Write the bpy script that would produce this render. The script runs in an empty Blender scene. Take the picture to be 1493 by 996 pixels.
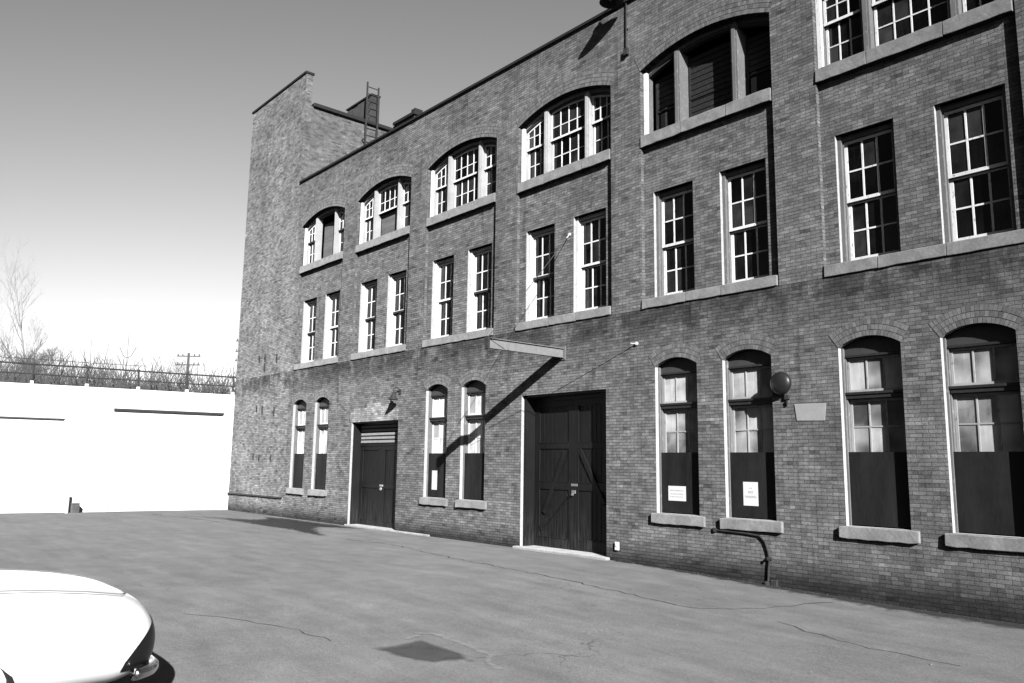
import bpy, math, random
from mathutils import Vector, Matrix
random.seed(7)
scene = bpy.context.scene
COL = scene.collection

# ---------------------------------------------------------------- helpers
class MB:
    """collects faces; build() links them as ONE mesh object"""
    def __init__(s): s.v=[]; s.f=[]; s.m=[]; s.uv=[]
    def face(s, pts, m=0, uv=None):
        b=len(s.v); s.v+= [tuple(p) for p in pts]; s.f.append(tuple(range(b,b+len(pts)))); s.m.append(m)
        s.uv.append(uv if uv else (0.5,0.5))
    def box(s, x0,x1,y0,y1,z0,z1, m=0, uv=None):
        b=len(s.v)
        s.v+=[(x0,y0,z0),(x1,y0,z0),(x1,y1,z0),(x0,y1,z0),(x0,y0,z1),(x1,y0,z1),(x1,y1,z1),(x0,y1,z1)]
        for f in ((0,3,2,1),(4,5,6,7),(0,1,5,4),(1,2,6,5),(2,3,7,6),(3,0,4,7)):
            s.f.append(tuple(b+i for i in f)); s.m.append(m); s.uv.append(uv if uv else (0.5,0.5))
    def stone(s,x0,x1,y0,y1,z0,z1,j=.006,m=0):
        """roughly dressed stone: a bar along x whose edges wander a little"""
        n=max(3,int((x1-x0)/.16)); r=random.uniform; b=len(s.v)
        for i in range(n+1):
            x=x0+(x1-x0)*i/n; e=(2.2 if i in (0,n) else 1)*j
            s.v+=[(x,y0+r(-j,j),z0+r(-e,e)),(x,y1,z0+r(-.3*j,.3*j)),(x,y1,z1),(x,y0+r(0,e),z1+r(-e,.15*j))]
        for i in range(n):
            p=b+4*i; q=p+4
            for k in range(4):
                s.f.append((p+k,p+(k+1)%4,q+(k+1)%4,q+k)); s.m.append(m); s.uv.append((.5,.5))
        for f in ((b,b+3,b+2,b+1),tuple(b+4*n+k for k in range(4))): s.f.append(f); s.m.append(m); s.uv.append((.5,.5))
    def prism(s, poly, y0, y1, m=0, uv=None):
        """poly: list of (x,z) counter-clockwise seen from -y; extruded y0..y1"""
        n=len(poly); b=len(s.v)
        s.v+=[(x,y0,z) for x,z in poly]+[(x,y1,z) for x,z in poly]
        s.f.append(tuple(b+i for i in range(n))); s.m.append(m); s.uv.append(uv or (.5,.5))
        s.f.append(tuple(b+n+i for i in reversed(range(n)))); s.m.append(m); s.uv.append(uv or (.5,.5))
        for i in range(n):
            j=(i+1)%n
            s.f.append((b+i,b+n+i,b+n+j,b+j)); s.m.append(m); s.uv.append(uv or (.5,.5))
    def tube(s, pts, r, n=8, m=0, caps=True):
        pts=[Vector(p) for p in pts]
        rr=r if isinstance(r,(list,tuple)) else [r]*len(pts)
        rings=[]; up=None
        for i,p in enumerate(pts):
            if i==0: d=pts[1]-p
            elif i==len(pts)-1: d=p-pts[i-1]
            else: d=(pts[i+1]-pts[i-1])
            d.normalize()
            if up is None: up=d.orthogonal().normalized()
            a=(up-d*up.dot(d))
            a = a.normalized() if a.length>1e-6 else d.orthogonal().normalized()
            up=a; c=d.cross(a)
            b=len(s.v)
            for k in range(n):
                t=2*math.pi*k/n
                s.v.append(tuple(p+(a*math.cos(t)+c*math.sin(t))*rr[i]))
            rings.append(b)
        for i in range(len(rings)-1):
            for k in range(n):
                k2=(k+1)%n
                s.f.append((rings[i]+k,rings[i]+k2,rings[i+1]+k2,rings[i+1]+k)); s.m.append(m); s.uv.append((.5,.5))
        if caps:
            s.f.append(tuple(rings[0]+k for k in reversed(range(n)))); s.m.append(m); s.uv.append((.5,.5))
            s.f.append(tuple(rings[-1]+k for k in range(n))); s.m.append(m); s.uv.append((.5,.5))
    def lathe(s, prof, origin, axis='Z', n=24, m=0):
        """prof list of (radius, height) revolved about axis through origin"""
        o=Vector(origin); rings=[]
        for r,h in prof:
            b=len(s.v)
            for k in range(n):
                t=2*math.pi*k/n
                if axis=='Z': p=Vector((r*math.cos(t),r*math.sin(t),h))
                elif axis=='Y': p=Vector((r*math.cos(t),h,r*math.sin(t)))
                else: p=Vector((h,r*math.cos(t),r*math.sin(t)))
                s.v.append(tuple(o+p))
            rings.append(b)
        for i in range(len(rings)-1):
            for k in range(n):
                k2=(k+1)%n
                s.f.append((rings[i]+k,rings[i]+k2,rings[i+1]+k2,rings[i+1]+k)); s.m.append(m); s.uv.append((.5,.5))
    def build(s, name, mats, parent=None, smooth=False, bevel=0, fix=True):
        me=bpy.data.meshes.new(name); me.from_pydata(s.v,[],s.f)
        if not isinstance(mats,(list,tuple)): mats=[mats]
        for mt in mats: me.materials.append(mt)
        me.polygons.foreach_set('material_index', s.m)
        uvl=me.uv_layers.new(name='UVMap'); buf=[0.0]*(2*len(me.loops))
        for p,u in zip(me.polygons,s.uv):
            for k,li in enumerate(p.loop_indices):
                q = u[k] if isinstance(u[0],(tuple,list)) else u
                buf[2*li]=q[0]; buf[2*li+1]=q[1]
        uvl.data.foreach_set('uv',buf)
        if smooth: me.polygons.foreach_set('use_smooth',[True]*len(me.polygons))
        me.update()
        o=bpy.data.objects.new(name,me); COL.objects.link(o)
        if parent: o.parent=parent
        if bevel:
            b=o.modifiers.new('bevel','BEVEL'); b.width=bevel; b.segments=2; b.limit_method='ANGLE'
        return o

def tag(o,label=None,cat=None,group=None,kind=None):
    if label: o['label']=label
    if cat: o['category']=cat
    if group: o['group']=group
    if kind: o['kind']=kind
    return o
def empty(name, loc, rz=0):
    o=bpy.data.objects.new(name,None); o.location=loc; o.rotation_euler=(0,0,rz); COL.objects.link(o); return o
def kids(o): return [c for c in bpy.data.objects if c.parent==o]
def copy_tree(o,parent=None):
    c=o.copy(); COL.objects.link(c)
    if parent: c.parent=parent
    for ch in kids(o): copy_tree(ch,c)
    return c

# ---------------------------------------------------------------- materials
class N:
    def __init__(s,name):
        s.mat=bpy.data.materials.new(name); s.mat.use_nodes=True; s.t=s.mat.node_tree
        s.t.nodes.clear(); s.out=s.t.nodes.new('ShaderNodeOutputMaterial')
        s.b=s.t.nodes.new('ShaderNodeBsdfPrincipled'); s.t.links.new(s.b.outputs[0],s.out.inputs[0])
    def n(s,t,**k):
        x=s.t.nodes.new(t)
        for a,v in k.items(): setattr(x,a,v)
        return x
    def l(s,a,b): s.t.links.new(a,b)
    def m(s,op,a,b=None,c=None,clamp=False):
        x=s.n('ShaderNodeMath',operation=op); x.use_clamp=clamp
        for i,q in enumerate((a,b,c)):
            if q is None: continue
            if isinstance(q,(int,float)): x.inputs[i].default_value=q
            else: s.l(q,x.inputs[i])
        return x.outputs[0]
    def mr(s,v,a,b,c,d,smooth=True):
        x=s.n('ShaderNodeMapRange'); x.interpolation_type='SMOOTHSTEP' if smooth else 'LINEAR'
        s.l(v,x.inputs[0])
        for i,q in enumerate((a,b,c,d)):
            if isinstance(q,(int,float)): x.inputs[i+1].default_value=q
            else: s.l(q,x.inputs[i+1])
        return x.outputs[0]
    def noise(s,vec,scale,detail=4,rough=.55,dist=0):
        x=s.n('ShaderNodeTexNoise'); x.inputs['Scale'].default_value=scale; x.inputs['Detail'].default_value=detail
        x.inputs['Roughness'].default_value=rough; x.inputs['Distortion'].default_value=dist
        if vec is not None: s.l(vec,x.inputs['Vector'])
        return x.outputs[0]
    def obj(s):
        x=s.n('ShaderNodeTexCoord'); return x.outputs['Object']
    def scaled(s,vec,sc):
        x=s.n('ShaderNodeMapping'); x.inputs['Scale'].default_value=sc; s.l(vec,x.inputs['Vector']); return x.outputs[0]
    def col(s,v):  # value -> base colour
        s.l(v,s.b.inputs['Base Color'])
    def bump(s,h,dist,strength=1):
        x=s.n('ShaderNodeBump'); x.inputs['Strength'].default_value=strength; x.inputs['Distance'].default_value=dist
        s.l(h,x.inputs['Height']); s.l(x.outputs[0],s.b.inputs['Normal'])
    def rough(s,v,spec=.3):
        if isinstance(v,(int,float)): s.b.inputs['Roughness'].default_value=v
        else: s.l(v,s.b.inputs['Roughness'])
        s.b.inputs['Specular IOR Level'].default_value=spec
        if not isinstance(v,(int,float)) or v>.5: s.b.inputs['Diffuse Roughness'].default_value=1.0

def plain(name, v, var=.15, scale=6, rough=.7, spec=.3, metal=0, bump=0.0, stretch=(1,1,1)):
    q=N(name); o=q.scaled(q.obj(),stretch); n=q.noise(o,scale,6,.6)
    n2=q.noise(o,scale*7,3,.6)
    a=q.m('ADD',q.m('MULTIPLY',n,.7),q.m('MULTIPLY',n2,.3))
    q.col(q.mr(a,.3,.7,v*(1-var),v*(1+var),False)); q.rough(rough,spec); q.b.inputs['Metallic'].default_value=metal
    if bump: q.bump(n2,bump)
    return q.mat

def brick_material(name, lo=.12, hi=.34, mortar=.36, gain=1.0, stains=True):
    q=N(name); g=q.n('ShaderNodeNewGeometry')
    sp=q.n('ShaderNodeSeparateXYZ'); q.l(q.obj(),sp.inputs[0]); sn=q.n('ShaderNodeSeparateXYZ'); q.l(g.outputs['True Normal'],sn.inputs[0])
    side=q.m('GREATER_THAN',q.m('ABSOLUTE',sn.outputs[0]),.6)
    mx=q.n('ShaderNodeMix'); mx.data_type='FLOAT'; q.l(side,mx.inputs[0]); q.l(sp.outputs[0],mx.inputs[2]); q.l(sp.outputs[1],mx.inputs[3])
    u=mx.outputs[0]; z=sp.outputs[2]
    cb=q.n('ShaderNodeCombineXYZ'); q.l(u,cb.inputs[0]); q.l(z,cb.inputs[1])
    # hand-laid wobble
    w=q.n('ShaderNodeTexNoise'); w.inputs['Scale'].default_value=2.6; w.inputs['Detail'].default_value=3; q.l(cb.outputs[0],w.inputs['Vector'])
    vm=q.n('ShaderNodeVectorMath',operation='SUBTRACT'); q.l(w.outputs['Color'],vm.inputs[0]); vm.inputs[1].default_value=(.5,.5,.5)
    vs=q.n('ShaderNodeVectorMath',operation='MULTIPLY'); q.l(vm.outputs[0],vs.inputs[0]); vs.inputs[1].default_value=(.035,.017,0)
    va=q.n('ShaderNodeVectorMath',operation='ADD'); q.l(vs.outputs[0],va.inputs[0]); q.l(cb.outputs[0],va.inputs[1])
    w2=q.n('ShaderNodeTexNoise'); w2.inputs['Scale'].default_value=38; w2.inputs['Detail'].default_value=2; q.l(cb.outputs[0],w2.inputs['Vector'])
    vm2=q.n('ShaderNodeVectorMath',operation='SUBTRACT'); q.l(w2.outputs['Color'],vm2.inputs[0]); vm2.inputs[1].default_value=(.5,.5,.5)
    vs2=q.n('ShaderNodeVectorMath',operation='MULTIPLY'); q.l(vm2.outputs[0],vs2.inputs[0]); vs2.inputs[1].default_value=(.010,.008,0)
    va2=q.n('ShaderNodeVectorMath',operation='ADD'); q.l(vs2.outputs[0],va2.inputs[0]); q.l(va.outputs[0],va2.inputs[1])
    vec=va2.outputs[0]
    def br(c1,c2,mo,bias,off=(0,0,0)):
        b=q.n('ShaderNodeTexBrick'); b.offset=.5; b.offset_frequency=2
        b.inputs['Scale'].default_value=1; b.inputs['Brick Width'].default_value=.2159; b.inputs['Row Height'].default_value=.0677
        b.inputs['Mortar Size'].default_value=.0052; b.inputs['Mortar Smooth'].default_value=.25; b.inputs['Bias'].default_value=bias
        b.inputs['Color1'].default_value=(c1,)*3+(1,); b.inputs['Color2'].default_value=(c2,)*3+(1,); b.inputs['Mortar'].default_value=(mo,)*3+(1,)
        q.l(vec,b.inputs['Vector']); return b
    b=br(lo,hi,mortar,0.0)
    base=b.outputs['Color']
    bw=q.n('ShaderNodeRGBToBW'); q.l(base,bw.inputs[0]); v=bw.outputs[0]
    # a second independent draw per brick: a few burnt (dark) and a few pale ones
    fl=q.n('ShaderNodeSeparateXYZ'); q.l(vec,fl.inputs[0])
    row=q.m('FLOOR',q.m('DIVIDE',fl.outputs[1],.0677))
    half=q.m('MULTIPLY',q.m('ABSOLUTE',q.m('MODULO',row,2)),.5)
    colx=q.m('FLOOR',q.m('ADD',q.m('DIVIDE',fl.outputs[0],.2159),half))
    ci=q.n('ShaderNodeCombineXYZ'); q.l(colx,ci.inputs[0]); q.l(row,ci.inputs[1])
    wn=q.n('ShaderNodeTexWhiteNoise'); wn.noise_dimensions='2D'; q.l(ci.outputs[0],wn.inputs['Vector'])
    rnd=wn.outputs['Value']
    dark=q.mr(rnd,.0,.12,.58,1,True); pale=q.mr(rnd,.93,1.0,1,1.35,True)
    v=q.m('MULTIPLY',q.m('MULTIPLY',v,dark),pale)
    n1=q.noise(cb.outputs[0],.55,5,.6); n2=q.noise(cb.outputs[0],3.2,6,.7); n3=q.noise(cb.outputs[0],42,3,.6)
    v=q.m('MULTIPLY',v,q.mr(n1,.3,.7,.74,1.22,False))
    v=q.m('MULTIPLY',v,q.mr(n2,.28,.72,.62,1.32,False))
    n6=q.noise(cb.outputs[0],13,4,.7); v=q.m('MULTIPLY',v,q.mr(n6,.3,.7,.80,1.18,False))
    fleck=q.mr(q.noise(cb.outputs[0],30,2,.5),.70,.76,0,.10); v=q.m('ADD',v,fleck)
    v=q.m('MULTIPLY',v,q.mr(n3,.3,.7,.72,1.28,False))
    if stains:
        # soot below the sills (5.6 m) and damp at the foot of the wall
        band=q.m('MULTIPLY',q.mr(z,4.55,5.45,0,1),q.m('LESS_THAN',z,5.63))
        n4=q.noise(q.scaled(cb.outputs[0],(1,.5,1)),1.7,5,.65)
        band=q.m('MULTIPLY',band,q.mr(n4,.34,.54,0,1))
        v=q.m('MULTIPLY',v,q.m('SUBTRACT',1,q.m('MULTIPLY',band,.58)))
        runs=q.noise(q.scaled(cb.outputs[0],(3.2,.22,1)),1.3,5,.65); v=q.m('MULTIPLY',v,q.m('SUBTRACT',1,q.mr(runs,.56,.72,0,.38)))
        top=q.m('MULTIPLY',q.mr(z,12.2,13.3,0,1),q.mr(q.noise(cb.outputs[0],1.1,5,.6),.45,.6,0,1))
        v=q.m('MULTIPLY',v,q.m('SUBTRACT',1,q.m('MULTIPLY',top,.30)))
        damp=q.mr(q.m('SUBTRACT',z,q.m('MULTIPLY',n2,.55)),-.30,.30,1.0,0)
        v=q.m('MULTIPLY',v,q.m('SUBTRACT',1,q.m('MULTIPLY',damp,.8)))
        # lime run-off streaks
        n5=q.noise(q.scaled(cb.outputs[0],(5,.35,1)),1.0,4,.6)
        lime=q.m('MULTIPLY',q.mr(n5,.60,.72,0,1),q.mr(q.noise(cb.outputs[0],.4,2,.5),.45,.6,0,1))
        v=q.m('ADD',v,q.m('MULTIPLY',lime,.06))
    v=q.m('MULTIPLY',v,gain)
    q.col(v); q.rough(.92,.15)
    h=q.m('ADD',q.m('MULTIPLY',q.m('SUBTRACT',1,b.outputs['Fac']),1.0),q.m('ADD',q.m('MULTIPLY',n3,.5),q.m('MULTIPLY',rnd,.35)))
    q.bump(h,.010,1)
    return q.mat

M={}
M['brick']=brick_material('brick_wall',.172,.282,.105,.72)
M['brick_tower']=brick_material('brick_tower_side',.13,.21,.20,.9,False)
M['brick_brightened']=brick_material('brick_tower_front',.175,.32,.19,.80)  # paler than the facade: brighter left side put into the brick colour
M['brick_patch']=brick_material('brick_relaid_patch',.25,.40,.24,.86,False)
def voussoir():
    q=N('arch_brick'); uv=q.n('ShaderNodeUVMap'); wn=q.n('ShaderNodeTexWhiteNoise'); wn.noise_dimensions='2D'; q.l(uv.outputs[0],wn.inputs['Vector'])
    v=q.mr(wn.outputs['Value'],0,1,.105,.215,False); v=q.m('MULTIPLY',v,q.mr(q.noise(q.obj(),9,5,.65),.3,.7,.75,1.2,False)); q.col(v); q.rough(.92,.15)
    q.bump(q.noise(q.obj(),45,3,.6),.004); return q.mat
M['arch']=voussoir()
M['mortar']=plain('old_mortar',.07,.25,20,.95,.1,bump=.003)
def stone(name,v):
    q=N(name); o=q.obj(); a=q.noise(o,3,6,.65); b=q.noise(o,22,4,.6)
    x=q.m('MULTIPLY',q.mr(a,.3,.7,v*.72,v*1.2,False),q.mr(b,.3,.7,.85,1.12,False)); q.col(x); q.rough(.9,.2); q.bump(b,.006); return q.mat
M['stone']=stone('sill_limestone',.25); M['stone_dark']=stone('threshold_stone',.30)
def paint(name,v,flake=.25,rough=.55):
    q=N(name); o=q.obj(); a=q.noise(q.scaled(o,(3,3,1)),9,6,.7); f=q.mr(a,.57,.65,0,1)
    b=q.noise(o,2,3,.5)
    base=q.mr(b,.3,.7,v*.85,v*1.05,False)
    mx=q.n('ShaderNodeMix'); mx.data_type='FLOAT'; q.l(f,mx.inputs[0]); q.l(base,mx.inputs[2]); mx.inputs[3].default_value=v*flake
    q.col(mx.outputs[0]); q.rough(rough,.3); q.bump(a,.002); return q.mat
M['white_paint']=paint('flaking_white_paint',.80,.42)
M['grey_frame']=paint('weathered_frame_paint',.62,.4)
M['wood_grey']=paint('bare_grey_wood',.17,1.8)
M['mullion']=paint('weathered_mullion_paint',.44,.5)
M['sash_grey']=paint('dulled_sash_paint',.40,.35)
M['jamb']=plain('sunlit_jamb_brick',.42,.25,14,.9,.1,bump=.004)  # reveal brick lightened: the sun's brightness on the jambs is painted in
M['dark_frame']=paint('dark_weathered_wood',.028,2.4)
M['tympanum']=paint('grey_arch_board',.055,.6)
M['board']=plain('painted_plywood',.014,.65,2.2,.75,.25,bump=.002,stretch=(1.6,1,.35))
M['ply']=plain('bare_plywood',.12,.35,3,.8,.2,stretch=(.3,1,2))
def door_wood():
    q=N('old_dark_door_wood'); o=q.obj(); s=q.scaled(o,(14,14,.8)); a=q.noise(s,2.2,6,.7); b=q.noise(o,1.1,3,.5)
    z=q.n('ShaderNodeSeparateXYZ'); q.l(o,z.inputs[0])
    wear=q.m('MULTIPLY',q.mr(z.outputs[2],.0,1.3,1,0),q.mr(a,.42,.62,0,1))
    v=q.m('ADD',q.mr(a,.3,.7,.003,.010,False),q.m('MULTIPLY',wear,.022)); v=q.m('MULTIPLY',v,q.mr(b,.3,.7,.7,1.3,False))
    q.col(v); q.rough(.6,.35); q.bump(a,.004); return q.mat
M['door']=door_wood()
def glass(name,lo,hi,rough,spec,grad=False):
    q=N(name); uv=q.n('ShaderNodeUVMap'); wn=q.n('ShaderNodeTexWhiteNoise'); wn.noise_dimensions='2D'; q.l(uv.outputs[0],wn.inputs['Vector'])
    r=wn.outputs['Value']; o=q.obj(); a=q.noise(o,1.5 if grad else 2.3,2,.5)
    if grad:
        k=q.m('ADD',q.m('MULTIPLY',a,.75),q.m('MULTIPLY',r,.35)); v=q.mr(k,.38,.70,hi,lo)
        st=q.noise(q.scaled(o,(9,9,.7)),2,5,.6); v=q.m('MULTIPLY',v,q.mr(st,.3,.7,.9,1.05,False))
    else:
        v=q.m('MULTIPLY',q.mr(r,.35,1,lo,hi),q.mr(a,.35,.65,.4,1.2,False))
    q.col(v); q.rough(q.mr(r,0,1,rough,rough*2.5,False),spec)
    q.bump(q.noise(o,1.6,2,.5),.012,.5)
    return q.mat
M['glass']=glass('dark_window_glass',.002,.050,.03,.5)
M['glass_white']=glass('whitewashed_glass',.30,.80,.18,.5,True)
M['glass_cloudy']=glass('clouded_glass',.06,.62,.14,.5,True)
M['dark_metal']=plain('dark_coping_metal',.02,.3,5,.6,.4)
M['rust']=plain('rusty_black_iron',.035,.5,12,.7,.4,bump=.002)
M['steel']=plain('grey_beam_paint',.20,.2,8,.5,.4,bump=.001)
M['stay']=plain('dark_stay_wire',.06,.2,30,.6,.3)
M['cable']=plain('galvanised_cable',.22,.2,30,.5,.4)
M['roof']=plain('roof_tar',.06,.3,2,.95,.1)
M['white_wall']=plain('whitewashed_masonry',.82,.03,1.5,.8,.2,bump=.002)
M['sign_white']=plain('white_sign_card',.85,.03,5,.5,.3)
M['ink']=plain('sign_lettering',.28,.1,20,.6,.2)
M['plaque']=plain('pale_plaque_stone',.33,.12,6,.8,.2,bump=.001)
M['pale_twig']=plain('pale_twigs',.30,.2,3,.95,.1)
M['bark']=plain('grey_bark',.08,.35,4,.95,.1)
M['twig']=plain('winter_twigs',.10,.3,3,.95,.1)
M['pole']=plain('weathered_pole_wood',.12,.3,8,.9,.1)
M['car_paint']=plain('glossy_white_car_paint',.86,.01,1,.18,.5)
M['chrome']=plain('chrome_trim',.8,.03,3,.15,.5,metal=1)
M['rubber']=plain('black_tyre_rubber',.02,.2,10,.8,.3)
M['grille']=plain('black_grille',.012,.2,20,.35,.5)
M['carglass']=plain('car_window_glass',.01,.1,5,.05,.6)
def asphalt():
    q=N('worn_pale_asphalt'); o=q.obj()
    big=q.noise(o,.16,5,.6); st=q.noise(q.scaled(o,(.55,2.2,1)),.9,5,.62,.4); med=q.noise(o,1.7,6,.65); fine=q.noise(o,70,4,.75); grit=q.noise(o,24,4,.7)
    v=q.mr(big,.3,.7,.100,.125,False)
    v=q.m('MULTIPLY',v,q.mr(st,.3,.7,.82,1.14,False)); v=q.m('MULTIPLY',v,q.mr(med,.3,.7,.86,1.12,False))
    v=q.m('MULTIPLY',v,q.mr(fine,.34,.66,.60,1.40,False)); v=q.m('MULTIPLY',v,q.mr(grit,.3,.7,.86,1.14,False)); v=q.m('MULTIPLY',v,q.m('SUBTRACT',1,q.m('MULTIPLY',q.mr(grit,.70,.76,0,1),.5)))
    vo=q.n('ShaderNodeTexVoronoi'); vo.feature='DISTANCE_TO_EDGE'; vo.inputs['Scale'].default_value=.21
    wob=q.n('ShaderNodeTexNoise'); wob.inputs['Scale'].default_value=1.1; wob.inputs['Detail'].default_value=5; q.l(o,wob.inputs['Vector'])
    ad=q.n('ShaderNodeVectorMath',operation='MULTIPLY_ADD'); q.l(wob.outputs['Color'],ad.inputs[0]); ad.inputs[1].default_value=(1.6,1.6,0); q.l(o,ad.inputs[2])
    q.l(ad.outputs[0],vo.inputs['Vector'])
    crack=q.m('MULTIPLY',q.mr(vo.outputs['Distance'],.0008,.0035,1,0),q.mr(q.noise(o,.35,3,.5),.5,.62,0,1))
    v=q.m('MULTIPLY',v,q.m('SUBTRACT',1,q.m('MULTIPLY',crack,.45)))
    spots=q.mr(q.noise(o,5.5,4,.7),.64,.74,0,1); v=q.m('MULTIPLY',v,q.m('SUBTRACT',1,q.m('MULTIPLY',spots,.3)))
    q.col(v); q.rough(.9,.25); h=q.m('ADD',q.m('MULTIPLY',fine,.35),q.m('MULTIPLY',med,.8)); q.bump(h,.012); return q.mat
M['asphalt']=asphalt()
def stain(name,v,rough,dens=1.0,scale=3.0):
    q=N(name); uv=q.n('ShaderNodeUVMap'); s=q.n('ShaderNodeSeparateXYZ'); q.l(uv.outputs[0],s.inputs[0])
    n=q.noise(q.obj(),scale,6,.6)
    a=q.mr(q.m('ADD',s.outputs[0],q.m('MULTIPLY',q.m('SUBTRACT',n,.5),1.3)),.15,.85,0,dens)
    q.l(a,q.b.inputs['Alpha'])
    q.col(q.mr(n,.3,.7,v*.7,v*1.2,False)); q.rough(rough,.4); return q.mat
M['wet']=stain('wet_asphalt',.035,.5,.85,4.0)
M['patch']=stain('dark_asphalt_patch',.04,.85,.8,3.5)
M['broken']=stain('broken_pale_edge',.20,.95,.42,9)
M['dirt']=stain('black_dirt',.018,.95,.95,5)
M['crack']=stain('dark_crack',.03,.95,.75,2.2)  # plain dark colour of the crack ribbons
M['earth']=plain('dry_earth_and_grass',.07,.35,.35,.95,.1)

# ---------------------------------------------------------------- brick sheets with openings
def arc_top(x0,x1,zs,rise):
    c=(x0+x1)/2; h=(x1-x0)/2; R=(h*h+rise*rise)/(2*rise); zc=zs+rise-R
    return lambda x: zc+math.sqrt(max(R*R-(x-c)**2,0))
class Op:
    def __init__(s,x0,x1,zb,zt,rise=0,n=18):
        s.x0,s.x1,s.zb,s.zt,s.rise=x0,x1,zb,zt,rise
        if rise: s.top=arc_top(x0,x1,zt,rise); s.xs=[x0+(x1-x0)*i/n for i in range(n+1)]
        else: s.top=lambda x: zt; s.xs=[x0,x1]
def sheet(mb,y,X0,X1,Z0,Z1,ops,m=0):
    xs=sorted(set([round(v,5) for v in [X0,X1]+[x for o in ops for x in o.xs if X0<=x<=X1]]))
    for a,b in zip(xs,xs[1:]):
        cur=(Z0,Z0)
        for o in sorted([o for o in ops if o.x0<=a+1e-4 and o.x1>=b-1e-4],key=lambda o:o.zb):
            mb.face([(a,y,cur[0]),(b,y,cur[1]),(b,y,o.zb),(a,y,o.zb)],m)
            cur=(o.top(a),o.top(b))
        t=(Z1(a),Z1(b)) if callable(Z1) else (Z1,Z1)
        mb.face([(a,y,cur[0]),(b,y,cur[1]),(b,y,t[1]),(a,y,t[0])],m)
def reveal(mb,o,y0,y1,m=0,bottom=False):
    mb.face([(o.x0,y0,o.zb),(o.x0,y1,o.zb),(o.x0,y1,o.top(o.x0)),(o.x0,y0,o.top(o.x0))][::-1],m)
    mb.face([(o.x1,y0,o.zb),(o.x1,y1,o.zb),(o.x1,y1,o.top(o.x1)),(o.x1,y0,o.top(o.x1))],m)
    for a,b in zip(o.xs,o.xs[1:]):
        mb.face([(a,y0,o.top(a)),(b,y0,o.top(b)),(b,y1,o.top(b)),(a,y1,o.top(a))],m)
    if bottom: mb.face([(o.x0,y0,o.zb),(o.x1,y0,o.zb),(o.x1,y1,o.zb),(o.x0,y1,o.zb)][::-1],m)
def arch_rings(o,y,nr,parent,th=.102,w=.067):
    """rowlock rings of single bricks over an arched opening"""
    c=(o.x0+o.x1)/2; h=(o.x1-o.x0)/2; R=(h*h+o.rise**2)/(2*o.rise); zc=o.zt+o.rise-R
    A=math.asin(h/R); mb=MB()
    # bed of mortar
    K=24
    Ro=R+nr*th
    for i in range(K):
        a0=-A*1.0+2*A*i/K; a1=-A+2*A*(i+1)/K
        P=lambda r,a:(c+r*math.sin(a),y-.0022,zc+r*math.cos(a))
        mb.face([P(R,a0),P(R,a1),P(Ro,a1),P(Ro,a0)],1)
    for k in range(nr):
        r0=R+k*th+.004; r1=R+(k+1)*th-.006; n=max(3,round(2*A*(r0+.05)/w)); off=(k%2)*.5
        for i in range(n):
            a0=-A+2*A*i/n+.0035/r0; a1=-A+2*A*(i+1)/n-.0035/r0
            j=random.uniform(-.0025,.0025); yf=y-.006-random.uniform(0,.004); j2=random.uniform(-.003,.003)
            poly=[(c+(r0)*math.sin(a0),zc+r0*math.cos(a0)),(c+r0*math.sin(a1),zc+r0*math.cos(a1)),
                  (c+(r1+j)*math.sin(a1+j2/r1),zc+(r1+j)*math.cos(a1)),(c+(r1+j)*math.sin(a0+j2/r1),zc+(r1+j)*math.cos(a0))]
            mb.prism(poly,yf,y-.001,0,(random.random(),random.random()))
    return mb.build('brick_arch',[M['arch'],M['mortar']],parent)

building=tag(empty('factory_building',(-17,0,0)),'three storey brick factory with arched top floor windows and taller corner tower','building')
class BP:  # parts are modelled in world coordinates: undo the root's offset
    pass
def bpart(mb,name,mats,parent=None,**k):
    if parent is None:
        o=mb.build(name,mats,building,**k); o.location=(17,0,0)
    else:
        o=mb.build(name,mats,parent,**k)
    return o

BAY=[-7.42-4.39*(6-k) for k in range(1,8)]   # left edge of each recess, bays 1..7
BW=3.45
XR=1.4; ZR=13.33
ops=[]; bay_ops=[]
for k in range(7):
    x0=BAY[k]; x1=x0+BW
    o=Op(x0,x1,5.62,11.38,.36,28); ops.append(o); bay_ops.append(o)
gwx=[(-29.30,-28.20),(-27.51,-26.41),(-20.32,-19.22),(-18.54,-17.44),(-11.47,-10.35),(-9.71,-8.59),(-7.22,-6.10),(-5.45,-4.33),(-2.83,-1.71),(-1.06,.06)]
gw=[Op(a,b,1.12,4.28,.17,12) for a,b in gwx]
doorL=Op(-15.93,-12.94,.02,3.89); doorS=Op(-24.75,-21.82,.03,3.46)
ops_all=ops+gw+[doorL,doorS]
mb=MB()
sheet(mb,0,-29.75,XR,-.5,ZR,ops_all)
for o in bay_ops: 
    reveal(mb,o,0,.12)
# recess sheets with second-floor openings
w2=[]
for k in range(7):
    x0=BAY[k]; A=Op(x0+.28,x0+1.38,5.86,8.35); B=Op(x0+2.08,x0+3.19,5.86,8.35); w2+= [A,B]
    sheet(mb,.10,x0,x0+BW,5.62,9.60,[A,B])
    o=bay_ops[k]
    # deeper arch reveal for the top window
    top=Op(x0,x0+BW,9.60,11.38,.36,28); reveal(mb,top,.11,.34)
# end wall and back so the shell is closed
mb.face([(XR,0,-.5),(XR,14,-.5),(XR,14,ZR),(XR,0,ZR)]); mb.face([(XR,14,-.5),(-35.15,14,-.5),(-35.15,14,ZR),(XR,14,ZR)])
wall=bpart(mb,'brick_facade',M['brick'])
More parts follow.
